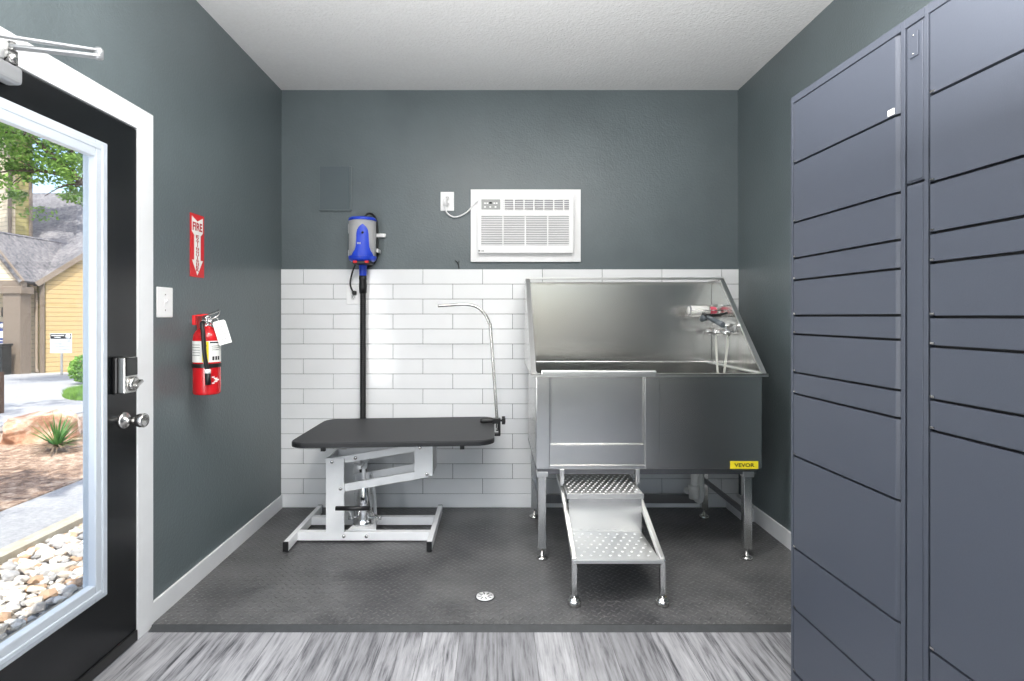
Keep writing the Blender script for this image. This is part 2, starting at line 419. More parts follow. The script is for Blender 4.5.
# the glazed door
DX1 = XL+.010; DX0 = DX1-.044
LY0, LY1, LZ0, LZ1 = 1.53, 2.130, .262, 1.928
bm = bm_new(); g = .034
for b_ in ((D0+.004, LY0+g, .008, DH-.006), (LY1-g, D1-.003, .008, DH-.006), (LY0+g, LY1-g, .008, LZ0+g), (LY0+g, LY1-g, LZ1-g, DH-.006)):
    box(bm, DX0, DX1, *b_)
dr = struct('door_1', bm, M['doorblack'])
bm = bm_new()
for side, xa, xb, hw in ((0, DX1-.019, DX1+.010, .064), (1, DX0-.012, DX0+.019, .037)):
    for (ya, yb, za, zb2) in ((LY0, LY0+hw, LZ0, LZ1), (LY1-hw, LY1, LZ0, LZ1), (LY0+hw, LY1-hw, LZ0, LZ0+hw), (LY0+hw, LY1-hw, LZ1-hw, LZ1)):
        box(bm, xa, xb, ya, yb, za, zb2, .004)
    k = .020; xo = xb+.004 if side == 0 else xa-.004     # raised outer bead
    for (ya, yb, za, zb2) in ((LY0+.014, LY0+.014+k, LZ0+.014, LZ1-.014), (LY1-.014-k, LY1-.014, LZ0+.014, LZ1-.014), (LY0+.034, LY1-.034, LZ0+.014, LZ0+.014+k), (LY0+.034, LY1-.034, LZ1-.014-k, LZ1-.014)):
        box(bm, min(xo, (xa+xb)/2), max(xo, (xa+xb)/2), ya, yb, za, zb2, .004)
part('glazing_frame', bm, M['litew'], dr, 'white moulded frame around the door glass')
bm = bm_new(); box(bm, (DX0+DX1)/2-.003, (DX0+DX1)/2+.003, LY0+.05, LY1-.05, LZ0+.05, LZ1-.05); part('glass_pane', bm, M['glass'], dr)
bm = bm_new(); box(bm, DX1, DX1+.008, D0+.01, D1-.006, ZW+.005, .035, .002); part('door_sweep', bm, M['blackp'], dr)
# lock
bm = bm_new(); box(bm, DX1, DX1+.020, 2.165, 2.245, .996, 1.136, .006); lk = part('deadbolt_lock', bm, M['blackp'], dr)
bm = bm_new(); box(bm, DX1+.020, DX1+.050, 2.167, 2.243, .998, 1.134, .005); part('lock_cover', bm, M['nickel'], lk, 'satin nickel cover')
bm = bm_new(); box(bm, DX1+.044, DX1+.052, 2.169, 2.241, 1.064, 1.133, .003); part('keypad', bm, M['blackgloss'], lk, 'glossy black upper cover')
bm = bm_new(); lathe(bm, [(.0, 0), (.027, 0), (.027, .010), (.022, .014), (0, .014)], (DX1+.049, 2.213, 1.032), (1, 0, 0))
bar(bm, (DX1+.068, 2.196, 1.024), (DX1+.068, 2.236, 1.042), .020, .012, (0, 0, 1), .003); part('thumb_turn', bm, M['nickel'], lk)
kb_o = (DX1, 2.235, .887)
bm = bm_new(); lathe(bm, [(.0, 0), (.033, 0), (.033, .004), (.028, .010), (.014, .013), (.012, .035), (.014, .042), (.022, .050), (.0275, .068), (.0275, .080), (.025, .085), (.018, .083), (0, .082)], kb_o, (1, 0, 0)); part('door_knob', bm, M['nickel'], dr, 'satin nickel round knob')
# closer
bm = bm_new(); box(bm, DX1, DX1+.050, 1.44, 1.705, 1.970, 2.022, .012, 3); cl = part('door_closer', bm, M['alu'], dr, 'silver closer body on top rail')
bm = bm_new(); lathe(bm, [(0, 0), (.016, 0), (.016, .035), (0, .035)], (DX1+.032, 1.68, 2.028)); lathe(bm, [(0, 0), (.011, 0), (.011, .03), (0, .03)], (DX1+.032, 1.68, 2.060))
part('spindle', bm, M['nickel'], cl)
EL = Vector((-1.245, 1.800, 2.108))
bm = bm_new(); bar(bm, (DX1+.032, 1.672, 2.074), EL+Vector((.004, .0, -.006)), .030, .009, (0, 0, 1), .003); lathe(bm, [(0, -.012), (.013, -.012), (.013, .016), (.008, .022), (0, .022)], EL)
part('closer_arm', bm, M['alu'], cl)
bm = bm_new(); bar(bm, (XL+.030, 1.60, 2.078), EL+Vector((-.004, -.004, .012)), .022, .008, (0, 0, 1), .003); box(bm, XL+ct, XL+ct+.03, 1.57, 1.63, 2.060, 2.090, .003); part('closer_rod', bm, M['alu'], cl)

# mat
bm = bm_new(); box(bm, XL+.013, XR-.013, 2.409, YB-.0125, ZW, 0)
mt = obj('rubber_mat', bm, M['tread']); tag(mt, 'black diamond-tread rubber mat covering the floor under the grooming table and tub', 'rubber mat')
bm = bm_new(); prism(bm, [(2.374, ZW), (2.412, ZW), (2.412, .0015), (2.405, .0015)], YZ, XL+.02, XR-.013); part('ramp_edge', bm, M['rubber'], mt, 'smooth bevelled rubber edge strip')
# drain
t = thing('floor_drain', 'round white slotted drain cover set in the black rubber mat', 'floor drain', (-.055, 2.65, 0))
bm = bm_new(); lathe(bm, [(0, .0005), (.046, .0005), (.046, .002), (.041, .002), (.041, .001), (0, .001)], (-.055, 2.65, 0)); part('drain_ring', bm, M['blackp'], t)
bm = bm_new(); lathe(bm, [(0, .001), (.041, .001), (.040, .005), (0, .0055)], (-.055, 2.65, 0)); g_ = part('grate', bm, M['plastic'], t)
bm = bm_new()
for k in range(8):
    a = k*pi/4+.2; c_ = Vector((-.055, 2.65, .0056)); d = Vector((cos(a), sin(a), 0)); bar(bm, c_+d*.014, c_+d*.034, .005, .0014)
part('slots', bm, M['ink'], g_); under(t)

# ------------------------------------------------------------------ left wall items
def on_left(y, z, x=XL): return face_mtx((x, y, z), (0, 1, 0), (0, 0, 1))
sy, sz = 2.799, 1.633; sw, sh = .128, .304
bm = bm_new(); box(bm, XL+.0005, XL+.003, sy-sw/2, sy+sw/2, sz-sh/2, sz+sh/2)
M['redink'] = mat('dark_red_ink', lin(176,16,24), .5, bscale=6)
t = obj('fire_sign', bm, M['redp']); tag(t, 'red and white fire extinguisher arrow sign on the left wall', 'sign')
bm = bm_new(); X_ = XL
arrow = [(-.050, .140), (-.0, .118), (.050, .140), (.050, .066), (.029, .050), (.029, -.070), (.050, -.070), (.0, -.143), (-.050, -.070), (-.029, -.070), (-.029, .050), (-.050, .066)]
arrow = [(u*1.02, v) for u, v in arrow]
prism(bm, [(sy+u, sz+v) for u, v in arrow], YZ, X_+.003, X_+.0036); part('arrow', bm, M['paper'], t, 'white downward arrow')
bm = text_bm('FIRE', .088, .040, on_left(sy, sz+.092, X_+.0036), .0004, True); 
for i, ch in enumerate('EXTINGUISHER'):
    w_ = .007 if ch == 'I' else .027
    merge(bm, text_bm(ch, w_, .0138, on_left(sy, sz+.045-i*.0148, X_+.0036), .0004, True))
part('lettering', bm, M['redink'], t, 'red lettering on the arrow')
# switch
t = thing('light_switch', 'white switch plate on the left wall beside the door casing', 'light switch', (XL, 2.523, 1.28))
bm = bm_new(); box(bm, XL, XL+.006, 2.463, 2.583, 1.286, 1.418, .003); part('wall_plate', bm, M['plastic'], t)
bm = bm_new(); box(bm, XL+.0055, XL+.0066, 2.516, 2.530, 1.337, 1.367); bar(bm, (XL+.004, 2.523, 1.352), (XL+.018, 2.523, 1.362), .008, .008); part('toggle', bm, M['plastic'], t)
bm = bm_new()
for z in (1.318, 1.386): lathe(bm, [(0, 0), (.0035, 0), (.0035, .001), (0, .0012)], (XL+.006, 2.523, z), (1, 0, 0), 12)
bm.free(); [part('screw', (lambda b: (lathe(b, [(0, 0), (.0035, 0), (.0035, .001), (0, .0012)], (XL+.006, 2.523, z), (1, 0, 0), 12), b)[1])(bm_new()), M['nickel'], t) for z in (1.318, 1.386)]; under(t)
# extinguisher
ex, ey = XL+.086, 2.726
t = thing('fire_extinguisher', 'red fire extinguisher with white label and hanging tag on the left wall', 'fire extinguisher', (ex, ey, .924))
R_ = .061
bm = bm_new(); lathe(bm, [(0, .924), (.054, .924), (.059, .928), (R_, .936), (R_, 1.185), (.058, 1.205), (.048, 1.222), (.034, 1.234), (.022, 1.240), (.018, 1.245), (0, 1.245)], (ex, ey, 0), seg=40); part('cylinder', bm, M['red'], t)
ac = atan2(-ey, -ex)
bm = bm_new(); cyl_patch(bm, ex, ey, R_, ac-1.6, ac+1.35, 1.077, 1.176); lb = part('label', bm, M['paper'], t, 'white instruction label wrapped round the cylinder')
bm = bm_new(); cyl_patch(bm, ex, ey, R_+.001, ac-.33, ac+.12, 1.080, 1.174, .0005, 8); part('yellow_panel', bm, M['yellow'], lb, 'yellow class panel')
bm = bm_new()
for z in (1.155, 1.135, 1.115): cyl_patch(bm, ex, ey, R_+.0016, ac-.16, ac-.03, z-.005, z+.005, .0004, 4)
cyl_patch(bm, ex, ey, R_+.001, ac+.2, ac+.95, 1.165, 1.172, .0005, 10)
for z in (1.152, 1.143, 1.134): cyl_patch(bm, ex, ey, R_+.001, ac+.3, ac+.95, z-.0014, z+.0014, .0005, 10)
for a_ in (.45, .68, .9): cyl_patch(bm, ex, ey, R_+.001, ac+a_-.08, ac+a_+.08, 1.086, 1.104, .0005, 4)
for z in (1.158, 1.146, 1.134, 1.122, 1.11): cyl_patch(bm, ex, ey, R_+.001, ac-1.3, ac-.5, z-.001, z+.001, .0005, 10)
part('print', bm, M['ink'], lb, 'small black print')
bm = bm_new(); cyl_patch(bm, ex, ey, R_, -pi, pi, 1.052, 1.070, .004, 40); part('strap', bm, M['blackp'], t, 'black retaining strap')
bm = bm_new()
for i, (u0, u1) in enumerate(((.35, .55), (.5, .8), (.6, .98))): cyl_patch(bm, ex, ey, R_, ac+u0, ac+u1, .996-i*.007+.008, 1.002-i*.007+.008, .0006, 6)
for i, (u0, u1) in enumerate(((.35, .55), (.5, .8))): cyl_patch(bm, ex, ey, R_, ac+u0, ac+u1, .976+i*.007, .982+i*.007, .0006, 6)
part('emblem', bm, M['paper'], t, 'white arrowhead emblem')
bm = bm_new(); lathe(bm, [(0, 1.240), (.016, 1.240), (.017, 1.25), (.014, 1.255), (.014, 1.28), (.018, 1.283), (.018, 1.292), (0, 1.293)], (ex, ey, 0), seg=20)
tube(bm, [(ex, ey, 1.262), (ex+.005, ey-.045, 1.262)], .011, 14); lathe(bm, [(0, 0), (.014, 0), (.014, .01), (0, .01)], (ex+.012, ey+.004, 1.265), (1, .2, 0), 16)
part('valve', bm, M['chrome'], t)
bm = bm_new(); bar(bm, (ex, ey-.02, 1.292), (ex+.02, ey+.075, 1.318), .020, .006, bev=.002); bar(bm, (ex, ey-.01, 1.272), (ex+.02, ey+.065, 1.283), .018, .006, bev=.002); tube(bm, [(ex+.012, ey+.03, 1.28), (ex+.03, ey+.055, 1.30), (ex+.015, ey+.08, 1.325)], .0025, 8, smooth_n=4); part('carry_handle', bm, M['nickel'], t)
bm = bm_new(); tube(bm, [(ex+.006, ey-.045, 1.262), (ex+.012, ey-.068, 1.255), (ex+.022, ey-.078, 1.21), (ex+.028, ey-.078, 1.12), (ex+.034, ey-.070, 1.06), (ex+.038, ey-.068, 1.045)], .0095, 12, smooth_n=6)
tube(bm, [(ex+.038, ey-.068, 1.030), (ex+.040, ey-.066, .975)], .0125, 14); part('hose', bm, M['hose'], t)
bm = bm_new(); tube(bm, [(ex+.038, ey-.068, 1.047), (ex+.038, ey-.068, 1.028)], .0135, 14); part('hose_collar', bm, M['plastic'], t, 'white collar on the hose')
bm = bm_new(); m_ = Matrix.Translation((ex+.068, ey-.022, 1.262)) @ Matrix.Rotation(radians(22), 4, 'Z') @ Matrix.Rotation(radians(-16), 4, 'Y')
prism(bm, [(-.028, 0), (-.022, .008), (.022, .008), (.028, 0), (.028, -.105), (-.028, -.105)], lambda u, v, d: m_ @ Matrix.Rotation(0, 4, 'X') @ Vector((u, d, v)), 0, .0012)
tube(bm, [(ex+.012, ey+.01, 1.277), (ex+.040, ey+.008, 1.285), (ex+.066, ey-.020, 1.267)], .0012, 6, smooth_n=4); tgp = part('tag', bm, M['paper'], t, 'white inspection tag')
bm = bm_new()
for i in range(7):
    z = -.02-i*.012; prism(bm, [(-.020, z), (.020-.012*(i % 3 == 1), z), (.020-.012*(i % 3 == 1), z-.002), (-.020, z-.002)], lambda u, v, d: m_ @ Vector((u, d, v)), -.0005, -.0001)
part('tag_print', bm, M['greyink'], tgp)
bm = bm_new(); box(bm, XL, XL+.006, 2.80, 2.84, 1.04, 1.30, .002); bar(bm, (XL+.003, 2.82, 1.293), (ex-.002, ey-.005, 1.299), .028, .006); bar(bm, (ex-.006, ey, 1.296), (ex-.040, ey-.034, 1.294), .020, .006); box(bm, ex-.048, ex-.034, ey-.044, ey-.026, 1.250, 1.296, .003); bar(bm, (XL+.003, 2.82, 1.06), (ex-.03, ey+.05, 1.06), .02, .02)
part('wall_bracket', bm, M['redp'], t); under(t)

# ------------------------------------------------------------------ back wall items
bm = bm_new(); box(bm, -1.200, -.986, 3.893, 3.899, 2.014, 2.306, .002)
M['panel'] = mat('smooth_slate_paint', lin(84,95,99), .38, bscale=6)
t = obj('access_panel', bm, M['panel']); tag(t, 'slate-painted flush access panel on the back wall above the dryer', 'access panel')
bm = bm_new(); box(bm, -.996, -.980, 3.884, 3.899, 2.006, 2.304, .005); box(bm, -1.200, -.986, 3.885, 3.899, 2.002, 2.014, .004); box(bm, -1.204, -1.198, 3.892, 3.899, 2.006, 2.308, .002); part('panel_frame', bm, M['wall'], t)

def outlet(name, label, x0, x1, z0, z1, ywall, plug):
    t = thing(name, label, 'power outlet', ((x0+x1)/2, ywall, z0)); cx = (x0+x1)/2; cz = (z0+z1)/2
    bm = bm_new(); box(bm, x0, x1, ywall-.006, ywall, z0, z1, .002); part('wall_plate', bm, M['plastic'], t)
    for s in (1, -1):
        bm = bm_new(); lathe(bm, [(0, 0), (.016, 0), (.016, .0015), (0, .0015)], (cx, ywall-.006, cz+s*.021), (0, -1, 0), 20); r = part('receptacle', bm, M['plastic'], t)
        bm = bm_new(); [box(bm, cx+d-.0015, cx+d+.0015, ywall-.0082, ywall-.0070, cz+s*.021-.001, cz+s*.021+.007) for d in (-.006, .006)]; box(bm, cx-.002, cx+.002, ywall-.0082, ywall-.0070, cz+s*.021-.010, cz+s*.021-.005); part('slot', bm, M['ink'], r)
    under(t); return t
outlet('power_outlet', 'white outlet plate on the tile beneath the blue dryer', -1.015, -.920, 1.373, 1.505, YB-.0125, 0)
outlet('power_outlet', 'white outlet with the air conditioner plug in it', -.382, -.291, 2.005, 2.133, YB, 0)

# air conditioner
t = thing('air_conditioner', 'white wall air conditioner with square trim above the steel tub', 'air conditioner', (.19, YB, 1.66))
bm = bm_new(); y0 = YB-.022
for b_ in ((-.177, -.110, 1.658, 2.146), (.500, .564, 1.658, 2.146), (-.110, .500, 2.085, 2.146), (-.110, .500, 1.658, 1.722)): box(bm, b_[0], b_[1], y0, YB, b_[2], b_[3], .0015)
part('trim_frame', bm, M['plastic'], t)
ux0, ux1, uz0, uz1 = -.124, .508, 1.714, 2.091; uy = 3.835
gx0, gx1 = -.105, .480
bm = bm_new()
# housing face: built round the louvre and grille openings
for b_ in ((ux0, gx0, uz0, uz1), (gx1, ux1, uz0, uz1), (gx0, gx1, 2.072, uz1), (gx0, gx1, 1.965, 1.998), (gx0, gx1, uz0, 1.765), (gx0, .042, 1.998, 2.072)):
    box(bm, b_[0], b_[1], uy, YB-.004, b_[2], b_[3])
box(bm, ux0, ux1, uy+.012, uy+.03, uz0-.002, uz1+.002, .004)
box(bm, gx0, gx1, YB-.012, YB-.004, 1.765, 2.072)
box(bm, .165, .222, uy-.0015, uy, 1.968, 1.976)
hs = part('housing', bm, M['plastic'], t)
bm = bm_new(); box(bm, gx0, gx1, uy+.011, uy+.014, 1.765, 1.965); box(bm, .042, gx1, uy+.011, uy+.014, 1.998, 2.072); part('filter_screen', bm, M['acdark'], t, 'grey interior behind the louvres')
bm = bm_new(); n = 17
for i in range(n):
    z = 1.772+i*(.189/(n-1)); box(bm, gx0, gx1, uy+.001, uy+.011, z-.0032, z+.0028)
for x in (.040, .188, .338): box(bm, x-.004, x+.004, uy, uy+.010, 1.765, 1.965)
part('intake_grille', bm, M['plastic'], t, 'horizontal slatted intake grille')
bm = bm_new()
for i in range(6):
    z = 2.006+i*.0125; box(bm, .042, gx1, uy+.001, uy+.009, z-.0022, z+.0022)
for i in range(7): x = .048+i*.066; box(bm, x-.004, x+.004, uy, uy+.010, 1.998, 2.072)
part('air_louvre', bm, M['plastic'], t)
bm = bm_new(); box(bm, -.104, .022, uy-.002, uy, 2.002, 2.070, .0008); cp = part('control_panel', bm, M['acpanel'], t, 'grey control panel with buttons')
for x, z in ((-.080, 2.044), (-.064, 2.044), (-.018, 2.044), (-.002, 2.044), (-.080, 2.019), (-.045, 2.019), (-.010, 2.019)):
    bm = bm_new(); box(bm, x-.006, x+.006, uy-.0035, uy-.002, z-.0045, z+.0045, .0005); part('button', bm, M['plastic'], cp)
bm = bm_new(); box(bm, -.052, -.034, uy-.003, uy-.002, 2.040, 2.052); part('display', bm, M['ink'], cp)
bm = bm_new(); lathe(bm, [(0, 0), (.006, 0), (.006, .0008), (0, .0008)], (-.118, uy, 1.728), (0, -1, 0), 16); merge(bm, text_bm('LG', .016, .010, face_mtx((-.095, uy, 1.728), (1, 0, 0), (0, 0, 1)), .0008, True)); part('logo', bm, M['greyink'], t, 'small grey round emblem and letters')
bm = bm_new(); box(bm, .090, .193, y0-.001, y0, 2.098, 2.133); part('rating_sticker', bm, M['paper'], t, 'pale rating sticker on the trim')
bm = bm_new(); pl = [at(445, 205, 3.86), at(446.5, 212, 3.865), at(452, 216.4, 3.88), at(458, 216.6, 3.88), at(467, 212, 3.87), at(474, 204, 3.865), at(478.5, 199.5, 3.862)]
tube(bm, pl, .0052, 10, smooth_n=8); tube(bm, [at(445.3, 200, 3.86), at(445, 206, 3.86)], .011, 12); box(bm, -.358, -.335, 3.858, 3.893, 2.035, 2.085, .005); part('power_cord', bm, M['plastic'], t); under(t)
bm = bm_new(); tube(bm, [at(455.2, 260.5, 3.895), at(457, 262, 3.885), at(458.5, 265, 3.885), at(459, 268.5, 3.889)], .003, 8, smooth_n=3); tube(bm, [at(458, 262.5, 3.888), at(459.5, 260.8, 3.890)], .002, 6)
tag(obj('wire_stub', bm, M['hose']), 'short black wire stub poking from the wall just above the tile', 'wire')

# dryer
dx, dy = -.885, 3.790; dz0, dz1 = 1.655, 1.938
t = thing('pet_dryer', 'blue and silver pet dryer on the back wall with black hose', 'pet dryer', (dx, dy, dz0))
bm = bm_new(); lathe(bm, [(0, dz0+.02), (.088, dz0+.02), (.088, dz1-.018), (0, dz1-.018)], (dx, dy, 0), seg=40); part('motor_body', bm, M['silver'], t)
bm = bm_new(); lathe(bm, [(0, dz1-.022), (.0905, dz1-.022), (.0905, dz1-.010), (.084, dz1-.002), (.05, dz1+.003), (0, dz1+.003)], (dx, dy, 0), seg=40); part('top_cap', bm, M['blue'], t)
bm = bm_new(); lathe(bm, [(0, dz0-.006), (.072, dz0-.006), (.088, dz0+.006), (.091, dz0+.022), (.091, dz0+.03), (0, dz0+.03)], (dx, dy, 0), seg=40); part('bottom_cap', bm, M['blue'], t)
# tear-shaped blue front panel
bm = bm_new(); af = atan2(-dy, -dx); N = 22
prof = [(0, .82), (.08, .74), (.18, .56), (.3, .46), (.5, .43), (.7, .42), (.82, .36), (.92, .24), (1, .03)]
def pw(s):
    for (a, b), (c, d) in zip(prof, prof[1:]):
        if s <= c: return b+(d-b)*(s-a)/(c-a)
    return .03
rows = []
for i in range(N+1):
    s = i/N; z = dz0+.025+s*.205; hw = pw(s); rows.append([bm.verts.new((dx+rr*cos(af+hw*k/5), dy+rr*sin(af+hw*k/5), z)) for rr in (.0885,) for k in range(-5, 6)]+[bm.verts.new((dx+rr*cos(af+hw*k/5), dy+rr*sin(af+hw*k/5), z)) for rr in (.0955,) for k in range(5, -6, -1)])
for i in range(N):
    m2 = len(rows[0])
    for k in range(m2): bm.faces.new((rows[i][k], rows[i][(k+1) % m2], rows[i+1][(k+1) % m2], rows[i+1][k]))
bm.faces.new(rows[0]); bm.faces.new(rows[-1]); bmesh.ops.recalc_face_normals(bm, faces=bm.faces); part('front_panel', bm, M['blue'], t, 'raised blue tear-shaped panel')
bm = bm_new(); cc = Vector((cos(af), sin(af), 0)); o_ = Vector((dx, dy, dz0+.175))+cc*.095; lathe(bm, [(0, 0), (.008, 0), (.007, .008), (0, .009)], o_, cc, 16); part('speed_knob', bm, M['ink'], t)
bm = bm_new(); merge(bm, text_bm('Flying', .03, .014, face_mtx(o_-Vector((0, 0, .072)), (cos(af+pi/2), sin(af+pi/2), 0), (0, 0, 1)), .0008)) if False else [box(bm, dx-.012+k*.008, dx-.007+k*.008, dy-.0975, dy-.0935, dz0+.10, dz0+.112) for k in range(3)]; part('marking', bm, M['silver'], t)
for a in (-.03, .045):
    bm = bm_new(); box(bm, dx+a-.012, dx+a+.012, dy-.084, dy-.066, dz0-.020, dz0-.004, .003); part('rocker_switch', bm, M['redp'], t, 'red rocker switch')
bm = bm_new(); box(bm, dx-.05, dx+.065, dy-.070, dy+.05, dz0-.024, dz0-.004, .004); part('switch_plate', bm, M['blackp'], t)
hx, hy = -.894, 3.842
bm = bm_new(); lathe(bm, [(0, dz0-.10), (.022, dz0-.10), (.024, dz0-.09), (.027, dz0-.01), (.04, dz0), (0, dz0)], (hx, hy, 0), seg=24); part('outlet_nozzle', bm, M['blue'], t)
bm = bm_new(); z = 1.562; pr = [(0, 1.562)]
lathe(bm, [(0, 1.562), (.025, 1.562), (.0265, 1.54), (.024, 1.53), (.026, 1.49), (.023, 1.445), (0, 1.445)], (hx, hy, 0), seg=24)
pr = [(0, 1.448)]; zz = 1.448
while zz > .30: pr += [(.0175, zz), (.0205, zz-.005), (.0205, zz-.009), (.0175, zz-.014)]; zz -= .014
pr += [(.022, zz), (.024, zz-.04), (.020, zz-.05), (0, zz-.05)]; lathe(bm, pr, (hx, hy, 0), seg=16); part('blower_hose', bm, M['hose'], t)
for b_ in ((dx+.07, dx+.135, 3.872, 3.899, dz1-.115, dz1-.090), (dx-.098, dx-.082, 3.80, 3.899, dz1-.10, dz1-.035), (dx-.098, dx-.088, 3.80, 3.899, dz0+.03, dz0+.075), (dx+.085, dx+.098, 3.81, 3.899, dz0+.06, dz0+.085)):
    bm = bm_new(); box(bm, *b_, .003); part('wall_bracket', bm, M['plastic'], t)
bm = bm_new(); tube(bm, [at(364, 218, 3.84), at(368, 213.8, 3.85), at(373, 215, 3.87), at(376.5, 222, 3.88), at(377.5, 240, 3.885), at(376.5, 258, 3.88), at(371, 266, 3.87), at(365, 267, 3.86)], .0075, 10, smooth_n=7)
tube(bm, [at(355.5, 264, 3.79), at(352.5, 272, 3.83), at(350.3, 281, 3.86), at(350.8, 287, 3.865), at(353, 291.5, 3.865)], .0055, 10, smooth_n=7); box(bm, -.972, -.944, 3.855, 3.882, 1.435, 1.462, .006); part('power_cord', bm, M['hose'], t); under(t)

# ------------------------------------------------------------------ grooming table
t = thing('grooming_table', 'hydraulic grooming table with dark rubber top on a white steel frame', 'table', (-.65, 3.45, 0))
zt, th = .622, .028; tilt = .0145
def tt(u, v, d): return Vector((u, v, d+(u+.55)*tilt))
def rrect(x0, x1, y0, y1, r, n=10):
    p = []
    for cx, cy, a0 in ((x1-r, y1-r, 0), (x0+r, y1-r, pi/2), (x0+r, y0+r, pi), (x1-r, y0+r, 1.5*pi)):
        for k in range(n+1): a = a0+pi/2*k/n; p.append((cx+r*cos(a), cy+r*sin(a)))
    return p
bm = bm_new(); prism(bm, rrect(-1.118, -.018, 3.072, 3.805, .09), tt, zt-.004, zt+.0, 0); tp = part('tabletop', bm, M['tabletop'], t)
bm = bm_new(); prism(bm, rrect(-1.122, -.014, 3.068, 3.809, .094), tt, zt-th, zt-.0035, .003)
part('edge_band', bm, M['tableedge'], tp, 'black moulded edge band')
for x, y in ((-.95, 3.15), (-.19, 3.15), (-.95, 3.7), (-.19, 3.7)): bm = bm_new(); box(bm, x-.012, x+.012, y-.012, y+.012, zt-th-.034+(x+.55)*tilt, zt-th+.002+(x+.55)*tilt, .002); part('stop_block', bm, M['blackp'], t, 'small black block under the top')
W_ = M['tablewhite']
for x in (-1.153, -.370):
    bm = bm_new(); box(bm, x-.014, x+.014, 3.145, 3.755, .010, .060, .002); b_ = part('foot_bar', bm, W_, t)
    for y in (3.136, 3.752): bm = bm_new(); box(bm, x-.0145, x+.0145, y, y+.011, .009, .061, .002); part('end_cap', bm, M['blackp'], b_, 'black plastic end cap')
    for y in (3.165, 3.735): bm = bm_new(); lathe(bm, [(0, .0002), (.012, .0002), (.012, .008), (.005, .010), (0, .011)], (x, y, 0), seg=14); part('foot_pad', bm, M['nickel'], b_)
for y in (3.30, 3.545):
    bm = bm_new(); box(bm, -1.139, -.384, y-.010, y+.030, .010, .058, .002); part('cross_bar', bm, W_, t)
bm = bm_new(); prism(bm, [(-.86, 3.325), (-.70, 3.325), (-.735, 3.54), (-.83, 3.54)], XY, .050, .062, .001); part('pump_plate', bm, W_, t)
# upright (box section open to the right) with two side plates
bm = bm_new()
for y in (3.288, 3.515): box(bm, -.977, -.873, y, y+.006, .056, .481, .001)
box(bm, -.977, -.970, 3.290, 3.520, .056, .478)
part('upright', bm, W_, t)
bm = bm_new()
for y in (3.288, 3.515): box(bm, -.471, -.367, y, y+.006, .379, .592, .001)
box(bm, -.374, -.368, 3.290, 3.518, .379, .592); box(bm, -.90, -.15, 3.29, 3.33, .572, .590); box(bm, -.90, -.15, 3.49, 3.53, .572, .590)
part('top_bracket', bm, W_, t)
A = (-.942, .460); B = (-.440, .543); Cc = (-.893, .306); Dd = (-.400, .391)
for nm, (p, q), hh in (('lift_arm', (A, B), .040), ('lift_arm', (Cc, Dd), .044)):
    for y in (3.303, 3.503):
        bm = bm_new(); bar(bm, (p[0], y, p[1]), (q[0], y, q[1]), .012, hh, bev=.001); part(nm, bm, W_, t)
for (x, z), y in ((A, 3.285), (B, 3.285), (Cc, 3.285), (Dd, 3.285), ((-.81, .481), 3.294), ((-.875, .035), 3.288), ((-.745, .035), 3.288)):
    bm = bm_new(); lathe(bm, [(0, 0), (.010, 0), (.010, .005), (.006, .008), (0, .008)], (x, y+.003, z), (0, -1, 0), 12); part('bolt', bm, M['nickel'], t)
px_ = -.790; py_ = 3.415
bm = bm_new(); lathe(bm, [(0, .062), (.060, .062), (.062, .068), (.060, .085), (.053, .092), (.052, .10), (.046, .18), (.036, .25), (.028, .29), (.025, .30), (0, .30)], (px_, py_, 0), seg=28); part('hydraulic_pump', bm, M['chrome'], t, 'chrome hydraulic pump')
bm = bm_new(); lathe(bm, [(0, .29), (.011, .29), (.011, .43), (0, .43)], (px_, py_, 0), seg=18); lathe(bm, [(0, .39), (.019, .39), (.021, .40), (.021, .44), (0, .445)], (px_, py_, 0), seg=20); bar(bm, (px_, 3.30, .425), (px_, 3.52, .425), .02, .02); part('piston_rod', bm, M['tablewhite'], t)
bm = bm_new(); tube(bm, [(-.738, 3.50, .06), (-.745, 3.50, .20), (-.762, 3.50, .335)], .010, 10); tube(bm, [(-.855, 3.50, .06), (-.855, 3.50, .32)], .008, 10); part('brace_rod', bm, M['tablewhite'], t)
bm = bm_new(); tube(bm, [(-.900, 3.215, .219), (-.708, 3.215, .219)], .0125, 12); pd = part('foot_pedal', bm, M['blackp'], t, 'black rubber-sleeved pedal bar')
bm = bm_new(); tube(bm, [(-.850, 3.215, .216), (-.835, 3.26, .185), (-.852, 3.36, .118), (-.80, 3.39, .110)], .006, 8); tube(bm, [(-.728, 3.215, .216), (-.700, 3.27, .17), (-.688, 3.36, .118), (-.77, 3.39, .110)], .006, 8)
for x in (-.852, -.688): lathe(bm, [(0, -.014), (.011, -.014), (.011, .014), (0, .014)], (x, 3.36, .117), (1, 0, 0), 14)
part('pedal_rod', bm, M['chrome'], pd, 'bent chrome rods'); under(t)
